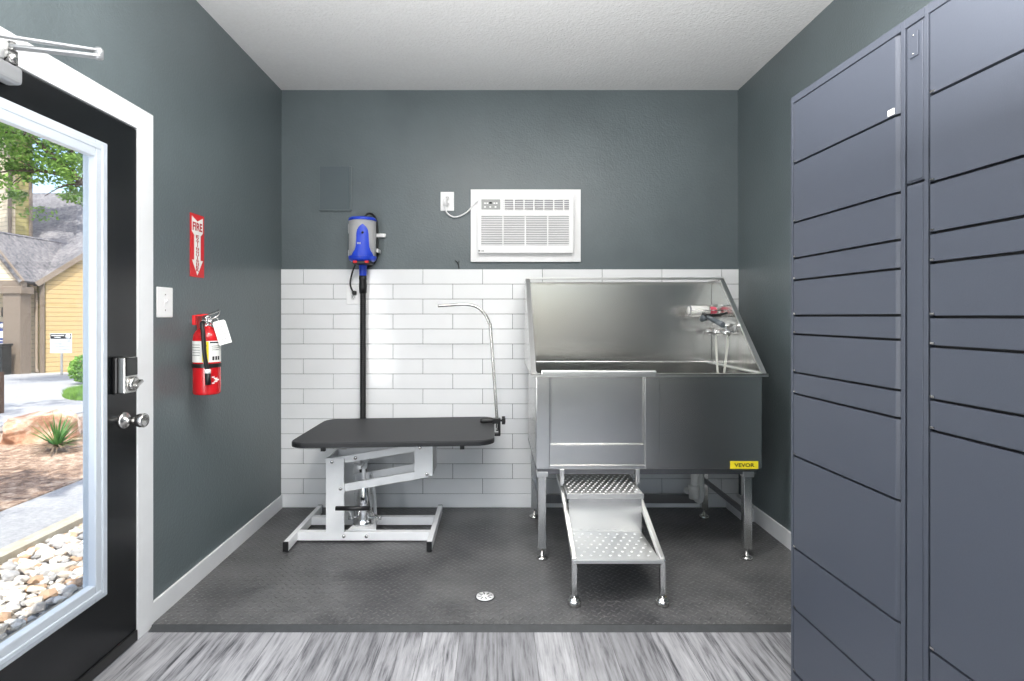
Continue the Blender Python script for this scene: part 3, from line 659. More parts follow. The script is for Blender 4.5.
# arm
t = thing('tether_post', 'curved grey steel tether post clamped to the right end of the table', 'tether post', (-.004, 3.55, .60))
bm = bm_new(); pts = [(.000, 3.55, .585), (-.003, 3.55, .70), (-.038, 3.55, 1.19), (-.046, 3.55, 1.245), (-.072, 3.55, 1.30), (-.118, 3.55, 1.345), (-.175, 3.55, 1.363), (-.235, 3.55, 1.364), (-.300, 3.55, 1.359), (-.364, 3.55, 1.355)]
tube(bm, pts, .0095, 14, smooth_n=6); part('pole', bm, M['nickel'], t)
bm = bm_new(); box(bm, -.028, .018, 3.530, 3.570, .632, .664, .003); box(bm, .008, .022, 3.53, 3.57, .560, .664, .003); box(bm, -.028, .020, 3.53, 3.57, .556, .574, .003); part('clamp', bm, M['blackp'], t)
bm = bm_new(); tube(bm, [(-.102, 3.535, .650), (-.085, 3.535, .651), (-.03, 3.535, .653), (-.022, 3.535, .653)], [.014, .018, .016, .012], 14); part('clamp_handle', bm, M['blackp'], t)
bm = bm_new(); tube(bm, [(.015, 3.545, .650), (.036, 3.545, .650)], .007, 10)
for k in range(5): a = k*2*pi/5; tube(bm, [(.030, 3.545+.018*cos(a), .650+.018*sin(a)), (.050, 3.545+.018*cos(a), .650+.018*sin(a))], .0085, 10)
tube(bm, [(.030, 3.545, .650), (.052, 3.545, .650)], .016, 12); part('star_knob', bm, M['blackp'], t); under(t)

# ------------------------------------------------------------------ grooming tub
t = thing('grooming_tub', 'stainless steel dog grooming tub with slanted splash sides on four legs', 'tub', (.80, 3.4, 0))
S = M['steel']; SH = M['steel_h']
bx0, bx1, by0, by1, bz0, bz1 = .204, 1.394, 3.045, 3.785, .488, .984
bm = bm_new(); k = .006
box(bm, bx0, bx0+k, by0, by1, bz0, bz1); box(bm, bx1-k, bx1, by0, by1, bz0, bz1); box(bm, bx0, bx1, by1-k, by1, bz0, bz1); box(bm, bx0+.65, bx1, by0-.010, by0-.010+k, bz0, bz1); box(bm, bx0, bx0+.66, by0+.006, by0+.012, bz0, bz1); box(bm, bx0, bx1, by0, by1, bz0, bz0+.01)
bn = part('basin', bm, S, t)
bm = bm_new()
box(bm, .180, bx0+.012, 3.022, 3.790, bz1, bz1+.006, .001); box(bm, bx1-.012, 1.424, 3.022, 3.790, bz1, bz1+.006, .001); box(bm, .180, 1.424, 3.018, by0+.01, bz1, bz1+.006, .001); box(bm, .180, 1.424, 3.018, 3.024, bz1-.010, bz1+.006, .001)
part('rim', bm, SH, t)
bm = bm_new(); box(bm, .188, 1.408, 3.785, 3.793, bz1, 1.513); box(bm, .188, 1.408, 3.780, 3.793, 1.508, 1.516, .001); box(bm, .19, 1.406, 3.775, 3.788, bz1+.004, bz1+.012, .002); part('backsplash', bm, S, t)
sidep = [(3.793, bz1+.004), (3.793, 1.522), (3.595, 1.522), (3.028, bz1+.004)]
for xa, s in ((.180, 1), (1.416, -1)):
    bm = bm_new(); prism(bm, sidep, YZ, xa, xa+s*.006)
    sp = part('side_panel', bm, S, t)
    bm = bm_new(); d = Vector((0, 3.028-3.595, bz1-1.522)); nrm = Vector((0, d.z, -d.y)).normalized()
    c0 = Vector((xa+s*.013, 3.595, 1.520)); c1 = Vector((xa+s*.013, 3.026, bz1+.004)); bar(bm, c0, c1, .026, .010, (0, -.7, .7), .001); bar(bm, (xa+s*.013, 3.793, 1.522), (xa+s*.013, 3.590, 1.522), .026, .008, bev=.001)
    part('edge_flange', bm, SH, sp)
bm = bm_new(); box(bm, .182, 1.414, 3.590, 3.604, 1.520, 1.534, .002); part('tether_bar', bm, SH, t)
# door side of the front
bm = bm_new(); box(bm, .207, .276, 3.026, 3.052, bz0, bz1, .002); part('door_post', bm, SH and S, t)
bm = bm_new(); box(bm, .779, .853, 3.026, 3.052, bz0, bz1, .002); part('door_post', bm, S, t)
bm = bm_new(); box(bm, .276, .779, 3.036, 3.050, .508, .612, .0015); box(bm, .207, .853, 3.030, 3.050, bz0, .507, .001); part('sill_panel', bm, S, t)
bm = bm_new(); box(bm, .284, .772, 3.043, 3.052, .619, .976, .002); dp = part('sliding_door', bm, S, t)
bm = bm_new(); box(bm, .232, .836, 3.012, 3.060, .982, 1.006, .005); part('lip', bm, SH, dp, 'folded lip along the top of the sliding door')
bm = bm_new(); box(bm, .276, .283, 3.030, 3.046, .612, .982, .001); box(bm, .773, .780, 3.030, 3.046, .612, .982, .001); box(bm, .276, .780, 3.030, 3.046, .610, .616, .001); part('door_track', bm, S, t)
bm = bm_new(); box(bm, .215, 1.375, 3.052, 3.082, .455, bz0, .001); box(bm, .215, 1.375, 3.69, 3.72, .455, bz0, .001); box(bm, .215, .245, 3.08, 3.69, .455, bz0, .001); box(bm, 1.335, 1.365, 3.08, 3.69, .455, bz0, .001); part('base_channel', bm, M['shaded_steel'], t, 'steel channel under the basin, darkened for its shade')
for x in (.240, 1.330):
    for y in (3.070, 3.700):
        bm = bm_new(); box(bm, x-.0215, x+.0215, y-.02, y+.02, .057, .462, .003); lg = part('leg', bm, S, t)
        bm = bm_new(); lathe(bm, [(0, .001), (.030, .001), (.032, .006), (.028, .013), (.014, .018), (.010, .022), (.010, .030), (.006, .032), (.006, .060), (0, .060)], (x, y, 0), seg=24); part('levelling_foot', bm, M['nickel'], lg)
        bm = bm_new(); box(bm, x-.028, x+.030, y-.026, y+.02, .440, .468, .002); part('leg_bracket', bm, SH, lg)
bm = bm_new(); box(bm, .262, 1.309, 3.685, 3.705, .095, .147, .001); part('rear_brace', bm, M['shaded_steel'], t, 'rear brace between the back legs, darkened for its shade')
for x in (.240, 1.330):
    bm = bm_new(); box(bm, x-.010, x+.010, 3.09, 3.68, .228, .252, .001); part('side_brace', bm, M['shaded_steel'], t)
lx0, lx1, lz0, lz1 = 1.229, 1.376, .4875, .5275
bm = bm_new(); box(bm, lx0, lx1, 3.0325, 3.0352, lz0, lz1); bdg = part('badge', bm, M['yellow'], t, 'yellow maker badge with black capitals')
bm = text_bm('VEVOR', .105, .020, face_mtx(((lx0+lx1)/2, 3.0323, (lz0+lz1)/2), (1, 0, 0), (0, 0, 1)), .0005, .6); part('lettering', bm, M['ink'], bdg)
# drain sump
bm = bm_new(); lathe(bm, [(0, .43), (.03, .43), (.06, .455), (.065, .488), (0, .488)], (1.13, 3.45, 0), seg=24); part('drain_sump', bm, M['shaded_steel'], t)
# mixer tap on the right splash side
bm = bm_new(); tube(bm, [(1.355, 3.37, 1.192), (1.355, 3.70, 1.192)], .013, 14)
for y in (3.42, 3.66): tube(bm, [(1.412, y, 1.192), (1.340, y, 1.192)], .012, 14); lathe(bm, [(0, 0), (.024, 0), (.020, .008), (0, .009)], (1.411, y, 1.192), (-1, 0, 0), 18)
for y in (3.40, 3.55, 3.68): lathe(bm, [(0, -.02), (.018, -.02), (.020, -.012), (.020, .012), (.018, .02), (0, .02)], (1.355, y, 1.192), (0, 1, 0), 16)
fc = part('mixer_tap', bm, M['chrome'], t, 'chrome two-handle mixer tap')
bm = bm_new(); bar(bm, (1.335, 3.715, 1.197), (1.322, 3.715, 1.127), .010, .008, (0, 1, 0), .002); part('lever', bm, M['nickel'], fc); bm = bm_new(); bar(bm, (1.30, 3.62, 1.222), (1.375, 3.62, 1.215), .012, .008, bev=.002); part('lever', bm, M['nickel'], fc)
bm = bm_new(); tube(bm, [(1.355, 3.56, 1.18), (1.350, 3.545, 1.08), (1.345, 3.50, .90), (1.33, 3.42, .72), (1.30, 3.35, .56)], .0065, 10, smooth_n=6); part('supply_hose', bm, M['hosew'], t, 'pale supply hose'); under(t)
# hand shower
t = thing('hand_shower', 'grey hand shower hanging above the tap inside the tub', 'hand shower', (1.36, 3.45, 1.22))
bm = bm_new(); tube(bm, [(1.300, 3.555, 1.288), (1.325, 3.49, 1.262), (1.345, 3.43, 1.240)], [.013, .016, .018], 14); lathe(bm, [(0, 0), (.020, 0), (.024, .012), (.020, .03), (.012, .045), (0, .045)], (1.294, 3.57, 1.292), (-.2, .3, -.25), 20); part('spray_handle', bm, M['graygun'], t)
bm = bm_new(); box(bm, 1.345, 1.410, 3.395, 3.440, 1.205, 1.245, .008); tube(bm, [(1.350, 3.415, 1.222), (1.362, 3.36, 1.200), (1.380, 3.325, 1.196), (1.372, 3.31, 1.212)], .007, 10, smooth_n=4); part('holder', bm, M['chrome'], t)
bm = bm_new(); tube(bm, [(1.368, 3.40, 1.21), (1.366, 3.42, 1.10), (1.356, 3.44, .95), (1.335, 3.45, .80), (1.30, 3.46, .56)], .0065, 10, smooth_n=6); part('shower_hose', bm, M['hosew'], t, 'pale shower hose'); under(t)
# rack & bottle & scraper
t = thing('wire_rack', 'small steel wire rack on the right splash side holding a bottle', 'rack', (1.38, 3.6, 1.28))
bm = bm_new()
for z, y in ((1.292, 3.62), (1.292, 3.695)): tube(bm, [(1.409, y, z), (1.205, y, z)], .0035, 8)
for x in (1.215, 1.30, 1.395): tube(bm, [(x, 3.60, 1.325), (x, 3.615, 1.292), (x, 3.70, 1.292), (x, 3.715, 1.325)], .003, 8)
tube(bm, [(1.215, 3.60, 1.328), (1.409, 3.60, 1.328)], .003, 8); tube(bm, [(1.33, 3.47, 1.357), (1.33, 3.63, 1.357)], .0055, 8); tube(bm, [(1.33, 3.47, 1.357), (1.41, 3.47, 1.357)], .004, 8); tube(bm, [(1.33, 3.60, 1.357), (1.33, 3.60, 1.328)], .003, 8)
part('wire_frame', bm, M['nickel'], t); under(t)
t = thing('shampoo_bottle', 'white bottle with a pink cap lying in the tub wire rack', 'bottle', (1.30, 3.657, 1.297))
bm = bm_new(); lathe(bm, [(0, 0), (.026, 0), (.031, .006), (.031, .120), (.026, .132), (.014, .138), (0, .138)], (1.215, 3.657, 1.328), (1, 0, 0), 28); bt = part('bottle_body', bm, M['paper'], t)
bm = bm_new(); lathe(bm, [(0, .002), (.0315, .002), (.0315, .012), (0, .012)], (1.215, 3.657, 1.328), (1, 0, 0), 28); part('base_ring', bm, M['greyink'], bt, 'grey ring at the base')
bm = bm_new(); lathe(bm, [(0, .136), (.024, .136), (.024, .165), (.018, .178), (0, .180)], (1.215, 3.657, 1.328), (1, 0, 0), 24); part('cap', bm, M['pink'], t, 'pink cap'); under(t)
bm = bm_new(); tube(bm, [(1.275, 3.58, 1.305), (1.30, 3.56, 1.298), (1.345, 3.50, 1.300), (1.375, 3.44, 1.312)], [.012, .014, .012, .006], 12, smooth_n=4); bar(bm, (1.375, 3.585, 1.292), (1.33, 3.52, 1.290), .016, .006)
tag(obj('pet_brush', bm, M['blackp']), 'black curved brush handle tucked just under the pink-capped bottle', 'brush')
# PVC drain
t = thing('drain_pipe', 'white plastic drain pipe and trap under the steel tub', 'pipe', (1.2, 3.5, .2))
bm = bm_new(); tube(bm, [(1.20, 3.47, .44), (1.21, 3.48, .37), (1.20, 3.49, .32), (1.197, 3.50, .255)], .021, 16, smooth_n=4); part('tailpiece', bm, M['pvc'], t)
bm = bm_new(); lathe(bm, [(0, .185), (.030, .185), (.030, .235), (.034, .240), (.034, .262), (.026, .268), (0, .268)], (1.197, 3.50, 0), seg=22); part('coupling', bm, M['pvc'], t)
bm = bm_new(); tube(bm, [(1.21, 3.54, .30), (1.225, 3.57, .345), (1.255, 3.60, .350), (1.275, 3.61, .31), (1.278, 3.61, .24), (1.278, 3.61, .16), (1.278, 3.65, .125), (1.278, 3.79, .12), (1.278, 3.885, .12)], .019, 16, smooth_n=5); part('trap_bend', bm, M['pvc'], t); under(t)
# step
t = thing('tub_step', 'perforated two-tread stainless step standing in front of the tub', 'step', (.54, 2.9, 0))
bm = bm_new(); box(bm, .352, .735, 2.895, 3.255, .388, .400, .002); box(bm, .350, .737, 2.890, 2.896, .375, .401, .001); ut = part('tread', bm, M['steel_m'], t)
def holes(par, x0, x1, y0, y1, z, nx, ny):
    bm = bm_new()
    for j in range(ny):
        for i in range(nx):
            x = x0+(x1-x0)*(i+.5*(j % 2)+.25)/nx; y = y0+(y1-y0)*(j+.5)/ny
            lathe(bm, [(0, 0), (.0062, 0), (.0050, .0022), (.003, .0030), (0, .0030)], (x, y, z), seg=10)
    part('grip_pattern', bm, M['plastic'], par, 'raised bright grip dimples')
holes(ut, .365, .725, 2.91, 3.24, .400, 12, 10)
bm = bm_new(); box(bm, .362, .728, 2.900, 2.906, .205, .388); part('riser', bm, S, t)
bm = bm_new(); box(bm, .358, .727, 2.575, 2.905, .195, .206, .001); box(bm, .342, .742, 2.560, 2.576, .190, .207, .002); lt = part('tread', bm, M['steel_m'], t)
holes(lt, .372, .718, 2.59, 2.89, .206, 8, 7)
for x in (.345, .739):
    bm = bm_new(); bar(bm, (x, 2.575, .200), (x, 3.06, .378), .020, .030, bev=.002); bar(bm, (x, 3.05, .378), (x, 3.262, .390), .016, .024, bev=.002); part('side_rail', bm, SH, t)
    bm = bm_new(); box(bm, x-.012, x+.012, 2.562, 2.588, .046, .206, .002); lg = part('leg', bm, S, t)
    bm = bm_new(); lathe(bm, [(0, .001), (.026, .001), (.030, .004), (.030, .022), (.028, .024), (.024, .026), (.024, .034), (.014, .038), (.009, .040), (.009, .048), (0, .048)], (x, 2.575, 0), seg=24); part('levelling_foot', bm, M['nickel'], lg)
    bm = bm_new(); xx = x+(.0 if x > .5 else -.004); box(bm, xx-.010, xx+.012, 3.024, 3.044, .412, .487, .002); box(bm, xx-.006, xx+.006, 3.04, 3.09, .396, .41); part('hook', bm, SH, t)
under(t)

# ------------------------------------------------------------------ parcel lockers
ang = atan2(-1, .0417)
t = thing('parcel_locker', 'tall blue-grey metal parcel locker bank along the right side', 'locker', (1.0123, 1.98, ZW), ang)
L = M['locker']; H = 2.052; LW = 1.112; dep = .54
c1 = (.0125, .503); c2 = (.601, 1.090); st = (.5235, .585)
bm = bm_new(); box(bm, 0, LW, .022, dep, 0, H)
for a, b in ((0, c1[0]), (c1[1]+.006, st[0]-.001), (st[1]+.001, c2[0]-.004), (c2[1]+.002, LW)): box(bm, a, b, -.002, .024, 0, H, .001)
for a, b in ((c1[0], c1[1]+.006), (st[0]-.001, st[1]+.001), (c2[0]-.004, c2[1]+.002)):
    box(bm, a, b, -.002, .024, H-.022, H); box(bm, a, b, -.002, .024, 0, .085)
part('carcass', bm, L, t)
bm = bm_new(); box(bm, .008, LW-.01, .017, .0225, .08, H-.02); part('recess', bm, M['lockerdark'], t, 'dark gap behind the doors')
zs1 = [2.030, 1.8217, 1.621, 1.499, 1.425, 1.305, 1.242, 1.112, 1.040, .828, .514, .307, .092]
zs2 = [2.030, 1.831, 1.621, 1.501, 1.430, 1.301, 1.231, 1.104, 1.030, .504, .297, .092]
def locker_door(a, b, z0, z1):
    bm = bm_new(); g = .0035; e = .016; y = -.0005
    pts = [(a, y+.016), (a, y+.001), (a+.001, y), (b-e, y), (b-e+.004, y+.0012), (b-.004, y+.0055), (b, y+.010), (b, y+.016)]
    prism(bm, pts, XY, z0+g, z1-g)
    d = part('compartment_door', bm, L, t)
    bm = bm_new(); bar(bm, (a+.002, y-.001, z0+g+.004), (a+.014, y-.001, z0+g+.004), .003, .005); part('hinge_pin', bm, M['nickel'], d)
    return d
doors = []
for z1, z0 in zip(zs1, zs1[1:]): doors.append(locker_door(c1[0]+.001, c1[1], z0, z1))
for z1, z0 in zip(zs2, zs2[1:]): locker_door(c2[0], c2[1], z0, z1)
bm = bm_new(); box(bm, .462, .486, -.0022, -.0006, 1.8217+.006, 1.8217+.022, .0005); part('sticker', bm, M['paper'], doors[0], 'small white sticker')
for z0, z1, nm in ((.092, 1.630, 'filler_panel'), (1.636, 2.028, 'access_panel')):
    bm = bm_new(); box(bm, st[0]+.002, st[1]-.002, .001, .017, z0, z1, .0015); box(bm, st[0]+.006, st[1]-.006, -.001, .004, z0+.004, z1-.004, .0015); p_ = part(nm, bm, L, t)
    if nm == 'access_panel':
        bm = bm_new(); box(bm, .540, .568, -.0045, -.0008, 1.945, 2.005, .001); part('cover_plate', bm, L, p_)
        for z in (1.952, 1.998): bm = bm_new(); lathe(bm, [(0, 0), (.002, 0), (.002, .001), (0, .001)], (.554, -.0045, z), (0, -1, 0), 10); part('screw', bm, M['nickel'], p_)

# ------------------------------------------------------------------ lamps of the room, and added fill lamps
for (x, y, lab) in ((-.25, 1.70, 'round flush ceiling lamp nearer the glazed door'), (.75, 1.80, 'round flush ceiling lamp nearer the parcel lockers')):
    t = thing('ceiling_lamp', lab, 'ceiling lamp', (x, y, ZC-.03), 0, 'flush ceiling lamps')
    bm = bm_new(); lathe(bm, [(0, ZC-.022), (.12, ZC-.022), (.125, ZC-.001), (0, ZC-.001)], (x, y, 0)); part('lamp_base', bm, M['white'], t)
    bm = bm_new(); lathe(bm, [(0, ZC-.034), (.08, ZC-.032), (.105, ZC-.023), (0, ZC-.0225)], (x, y, 0)); part('diffuser', bm, M['led'], t); under(t)
def area(name, loc, rot, sx, sy, e, col=(1, 1, 1)):
    l = bpy.data.lights.new(name, 'AREA'); l.shape = 'RECTANGLE'; l.size = sx; l.size_y = sy; l.energy = e; l.color = col
    o = bpy.data.objects.new(name, l); C.objects.link(o); o.location = loc; o.rotation_euler = rot; return o
area('lamp_light', (-.25, 1.70, ZC-.045), (0, 0, 0), .3, .3, 12, (1, .97, .94))
area('lamp_light', (.75, 1.80, ZC-.045), (0, 0, 0), .3, .3, 8, (1, .97, .94))
area('window_fill', ((W0+W1)/2, YF+.02, (WZ0+WZ1)/2), (radians(-90), 0, 0), W1-W0-.1, WZ1-WZ0-.1, 78, (.97, .985, 1.0))  # added fill lamp just inside the made-up window
dl = area('door_fill', (-1.395, 1.40, 1.35), (0, 0, 0), .34, 1.6, 15, (.98, .99, 1.0)); dl.rotation_euler = Vector((1, .42, .22)).to_track_quat('-Z', 'Y').to_euler()  # added lamp indoors by the door, out of view, strengthens its daylight
area('ceiling_fill', (.25, .4, 1.7), (radians(180), 0, 0), .9, .9, 95, (1, .985, .96))  # added unseen lamp aimed upward to brighten the ceiling

# ------------------------------------------------------------------ outdoors
ZG = -.05
def gz(y): return ZG if y < 6.3 else ZG-.0453*(y-6.3)
def strip(name, x0, x1, y0, y1, m, dz=0, label=None):
    bm = bm_new(); ys = [y0, 6.3, y1] if y0 < 6.3 < y1 else [y0, y1]
    for a, b in zip(ys, ys[1:]):
        vs = [bm.verts.new(c) for c in ((x0, a, gz(a)+dz), (x1, a, gz(a)+dz), (x1, b, gz(b)+dz), (x0, b, gz(b)+dz), (x0, a, gz(a)-.15), (x1, a, gz(a)-.15), (x1, b, gz(b)-.15), (x0, b, gz(b)-.15))]
        for q in ((0, 1, 2, 3), (7, 6, 5, 4), (0, 4, 5, 1), (1, 5, 6, 2), (2, 6, 7, 3), (3, 7, 4, 0)): bm.faces.new([vs[i] for i in q])
    o = obj(name, bm, m); o['kind'] = 'structure'; o['label'] = label or name; o['category'] = 'ground'; return o
XW = XL-.12
strip('ground', -60, XW, -6, 60, M['soil'], -.02, 'bare ground around the buildings')
strip('door_apron', -2.05, XW, -2, 8, M['concrete'], .0, 'pale concrete apron outside the glazed door')
strip('kerb_edging', -2.80, -2.70, -2, 12, M['concrete'], .03, 'pale concrete edging between stones and walkway')
strip('walkway', -3.38, -2.80, -3, 12, M['asphalt'], .012, 'grey concrete walkway outside')
strip('mulch_bed', -5.8, -3.38, -3, 12, M['mulch'], .02, 'tan mulch planting bed')
strip('pavement', -20, -6.3, -3, 24, M['asphalt'], .0, 'grey driveway in front of the siding house')
# river rock
protos = []
for k in range(7):
    bm = bm_new(); bmesh.ops.create_icosphere(bm, subdivisions=1 if k % 2 else 2, radius=1)
    off = Vector((k*7.3, 2.1, 5))
    for v in bm.verts:
        n = noise.noise(v.co*1.1+off)*.45+noise.noise(v.co*2.6+off)*.15; v.co = Vector((v.co.x*1.0, v.co.y*.72, v.co.z*.5))*(1+n)
    for f in bm.faces: f.smooth = False
    me = bpy.data.meshes.new('river_rock'); bm.to_mesh(me); bm.free(); me.materials.append(M['rockmats'][k % 5]); protos.append(me)
rr = random.Random(3); placed = []
lab = 'pale river stone in the stone bed outside the glazed door'
tries = 0
while len(placed) < 290 and tries < 9000:
    tries += 1
    y = 2.25+rr.random()*2.2; x = -2.06-rr.random()*.60; s = .022+rr.random()*.028
    px = VX+F*x/y
    if px < -12 or px > 112: continue
    if any((x-a)**2+(y-b)**2 < ((s+c)*.74)**2 for a, b, c in placed): continue
    placed.append((x, y, s))
    o = bpy.data.objects.new('river_rock', rr.choice(protos)); C.objects.link(o)
    o.location = (x, y, ZG-.012+s*.42); o.scale = (s, s, s); o.rotation_euler = (rr.uniform(-.3, .3), rr.uniform(-.3, .3), rr.random()*6.28)
    tag(o, lab, 'river stone', 'river stones outside the glazed door')
bm = bm_new()
for k in range(1600):
    y = 1.0+rr.random()*4.6; x = -2.05-rr.random()*.65; s = .012+rr.random()*.028
    r_ = bmesh.ops.create_icosphere(bm, subdivisions=1, radius=s, matrix=Matrix.Translation((x, y, ZG-.016+s*.3)) @ Matrix.Rotation(rr.random()*6, 4, 'Z') @ Matrix.Diagonal((1, rr.uniform(.6, .9), .5, 1)))
    mi = rr.randrange(5)
    for v in r_['verts']:
        for f in v.link_faces: f.material_index = mi
o = obj('stone_chips', bm, M['rockmats']); tag(o, 'small pale stones filling the bed outside the door', 'gravel', kind='stuff')
# boulder
bm = bm_new(); pts2 = [(-.44, 0), (-.36, .16), (-.30, .24), (-.10, .27), (.16, .31), (.30, .24), (.34, .12), (.36, 0)]
bmesh.ops.create_icosphere(bm, subdivisions=4, radius=1)
for v in bm.verts:
    c = v.co.copy(); n = noise.noise(c*1.4+Vector((3, 1, 8)))*.22+noise.noise(c*4)*.06
    c = Vector((max(-.8, min(.8, c.x))/.8, max(-.75, min(.75, c.y))/.75, max(-.6, min(.62, c.z))/.62)); v.co = Vector((c.x*.29*(1.1-.18*c.z), c.y*.22, c.z*.15+.03*c.x))*(1+n)
cb = Vector((-4.92, 6.22, gz(6.0)+.14)); bmesh.ops.transform(bm, matrix=Matrix.Translation(cb) @ Matrix.Rotation(radians(38), 4, 'Z'), verts=bm.verts)
tag(obj('boulder', bm, M['boulder']), 'rust-brown flat-topped boulder in the mulch bed behind the yucca', 'boulder')
# yucca
yb = Vector((-4.31, 5.64, ZG+.02))
t = thing('yucca_plant', 'spiky green yucca in the mulch bed outside', 'plant', yb)
def blade(bm, base, d, ln, w, droop):
    d = d.normalized(); side = d.cross(Vector((0, 0, 1))).normalized(); n = 6; prev = None
    for i in range(n+1):
        s = i/n; p = base+d*ln*s+Vector((0, 0, -droop*ln*s*s)); ww = w*(1-s)**.7*(.6+.4*min(1, s*4))+.0005
        up = side.cross(d).normalized()*ww*.35
        cur = [bm.verts.new(p-side*ww+up), bm.verts.new(p), bm.verts.new(p+side*ww+up)]
        if prev:
            for k in range(2): bm.faces.new((prev[k], prev[k+1], cur[k+1], cur[k]))
        prev = cur
bm = bm_new(); ry = random.Random(5)
for k in range(46):
    a = ry.random()*2*pi; el = radians(ry.choice([20, 35, 50, 62, 72, 80])+ry.uniform(-8, 8)); d = Vector((cos(a)*cos(el), sin(a)*cos(el), sin(el))); blade(bm, yb+Vector((0, 0, .04)), d, ry.uniform(.26, .42), .012, .12)
part('leaf_rosette', bm, M['yucca'], t)
bm = bm_new()
for k in range(60):
    a = ry.random()*2*pi; el = radians(ry.uniform(-2, 22)); d = Vector((cos(a)*cos(el), sin(a)*cos(el), sin(el))); blade(bm, yb+Vector((0, 0, .06)), d, ry.uniform(.2, .36), .009, .22)
part('dead_leaves', bm, M['dryleaf'], t, 'dry grey leaves around the base'); under(t)
# leafy things
def leaves(bm, c, rad, n, size, rnd, hollow=.55):
    for k in range(n):
        while True:
            p = Vector((rnd.uniform(-1, 1), rnd.uniform(-1, 1), rnd.uniform(-1, 1)))
            if p.length < 1: break
        if p.length < hollow and rnd.random() < .6: p = p.normalized()*rnd.uniform(hollow, 1)
        p = Vector((c[0]+p.x*rad[0], c[1]+p.y*rad[1], c[2]+p.z*rad[2])); s = size*rnd.uniform(.6, 1.3)
        a = Vector((rnd.gauss(0, 1), rnd.gauss(0, 1), rnd.gauss(0, .6))).normalized(); b = a.cross(Vector((rnd.gauss(0, 1), rnd.gauss(0, 1), rnd.gauss(0, 1)))).normalized()
        vs = [bm.verts.new(p+a*s*.5), bm.verts.new(p+b*s*.26), bm.verts.new(p-a*s*.5), bm.verts.new(p-b*s*.26)]
        bm.faces.new(vs)
def tree(label, base, blobs, trunk, size, n, seed):
    t = thing('tree', label, 'tree', base, 0, None); rnd = random.Random(seed)
    bm = bm_new(); tube(bm, [base, Vector(base)+Vector((.1, .05, trunk*.5)), Vector(base)+Vector((0, .1, trunk))], [.20, .16, .12], 12, smooth_n=4)
    top = Vector(base)+Vector((0, .1, trunk*.92))
    for c, rad in blobs:
        c = Vector(c); mid = (top+c)/2+Vector((rnd.uniform(-.3, .3), rnd.uniform(-.3, .3), .3)); tube(bm, [top, mid, c], [.09, .03], 8, smooth_n=5)
        for q in range(6):
            e = c+Vector((rnd.uniform(-1, 1)*rad[0], rnd.uniform(-1, 1)*rad[1], rnd.uniform(-1, 1)*rad[2]))*.75; tube(bm, [mid.lerp(c, .6), (mid.lerp(c, .6)+e)/2+Vector((0, 0, .1)), e], [.03, .008], 6, smooth_n=3)
    part('trunk', bm, M['bark'], t)
    bm = bm_new()
    tot = sum(r[0]*r[1]*r[2] for _, r in blobs)
    for c, rad in blobs:
        m = int(n*rad[0]*rad[1]*rad[2]/tot)
        for q in range(max(6, m//60)):      # clumps
            p = Vector((rnd.gauss(0, .45)*rad[0], rnd.gauss(0, .45)*rad[1], rnd.gauss(0, .45)*rad[2])); leaves(bm, Vector(c)+p, (rad[0]*.26, rad[1]*.26, rad[2]*.2), 60, size, rnd, .2)
    part('foliage', bm, M['leaf'], t); under(t); return t
tree('leafy green tree whose boughs hang in front of the siding house', (-9.2, 14.0, gz(14)), [((-10.9, 14.3, 5.6), (1.7, 1.5, 1.2)), ((-12.2, 14.6, 6.2), (1.5, 1.5, 1.5)), ((-9.4, 14.2, 6.6), (1.6, 1.5, 1.5)), ((-10.3, 14.2, 4.6), (1.0, 1.0, .7)), ((-12.0, 14.2, 5.0), (.9, .9, .7))], 4.5, .115, 17000, 11)
tree('broad green tree over the walkway beside the building', (-7.6, 1.2, ZG), [((-5.2, 1.2, 5.8), (1.5, 1.3, .7)), ((-3.0, 1.2, 6.0), (1.3, 1.3, .6)), ((-4.6, 3.4, 6.4), (1.4, 1.4, .6)), ((-2.3, -.2, 6.0), (1.0, 1.2, .5)), ((-7.6, 5.5, 6.6), (1.8, 1.8, .7))], 4.6, .20, 5200, 12)
tree('tall green tree shading the grey roof of the siding house', (-20.5, 17.0, gz(17)), [((-17.5, 19.0, 10.6), (2.0, 1.8, .8)), ((-18.8, 22.6, 11.4), (2.0, 2.0, .8)), ((-16.6, 21.6, 11.8), (1.8, 1.8, .7))], 8.2, .26, 4500, 13)
# shrub and grass
bs = at(88, 383, 14.7); bs.z = gz(14.7)
t = thing('shrub', 'rounded bright green shrub beside the siding house', 'shrub', bs); rnd = random.Random(21)
bm = bm_new(); leaves(bm, bs+Vector((0, 0, .40)), (.42, .42, .38), 1500, .10, rnd, .7); part('foliage', bm, M['leaf2'], t)
bm = bm_new(); [tube(bm, [bs, bs+Vector((cos(a)*.2, sin(a)*.2, .45))], [.02, .008], 6) for a in (0, 1.3, 2.6, 3.9, 5.2)]; part('stems', bm, M['bark'], t); under(t)
bm = bm_new(); c0 = at(76, 397, 11.2)
for k in range(2600):
    a = rnd.random()*2*pi; r_ = sqrt(rnd.random()); x = c0.x+.02+cos(a)*r_*.42-sin(a)*r_*.65; y = 11.4+sin(a)*r_*.95; z = gz(y); h = rnd.uniform(.10, .26)*(1.1-.5*r_)
    w = .012; d = Vector((rnd.uniform(-.05, .05), rnd.uniform(-.05, .05), 0)); v = [bm.verts.new((x-w, y, z)), bm.verts.new((x+w, y, z)), bm.verts.new((x+d.x, y+d.y, z+h))]; bm.faces.new(v)
tag(obj('ground_cover', bm, M['grass']), 'low bright green ground cover at the edge of the driveway', 'grass', kind='stuff')
# brown post
p0 = at(-1.5, 400, 8.6)
bm = bm_new(); box(bm, p0.x-.045, p0.x+.045, 8.55, 8.65, gz(8.6), at(0, 372, 8.6).z, .004); tag(obj('wooden_post', bm, M['wood']), 'short brown wooden post at the near edge of the driveway', 'post')
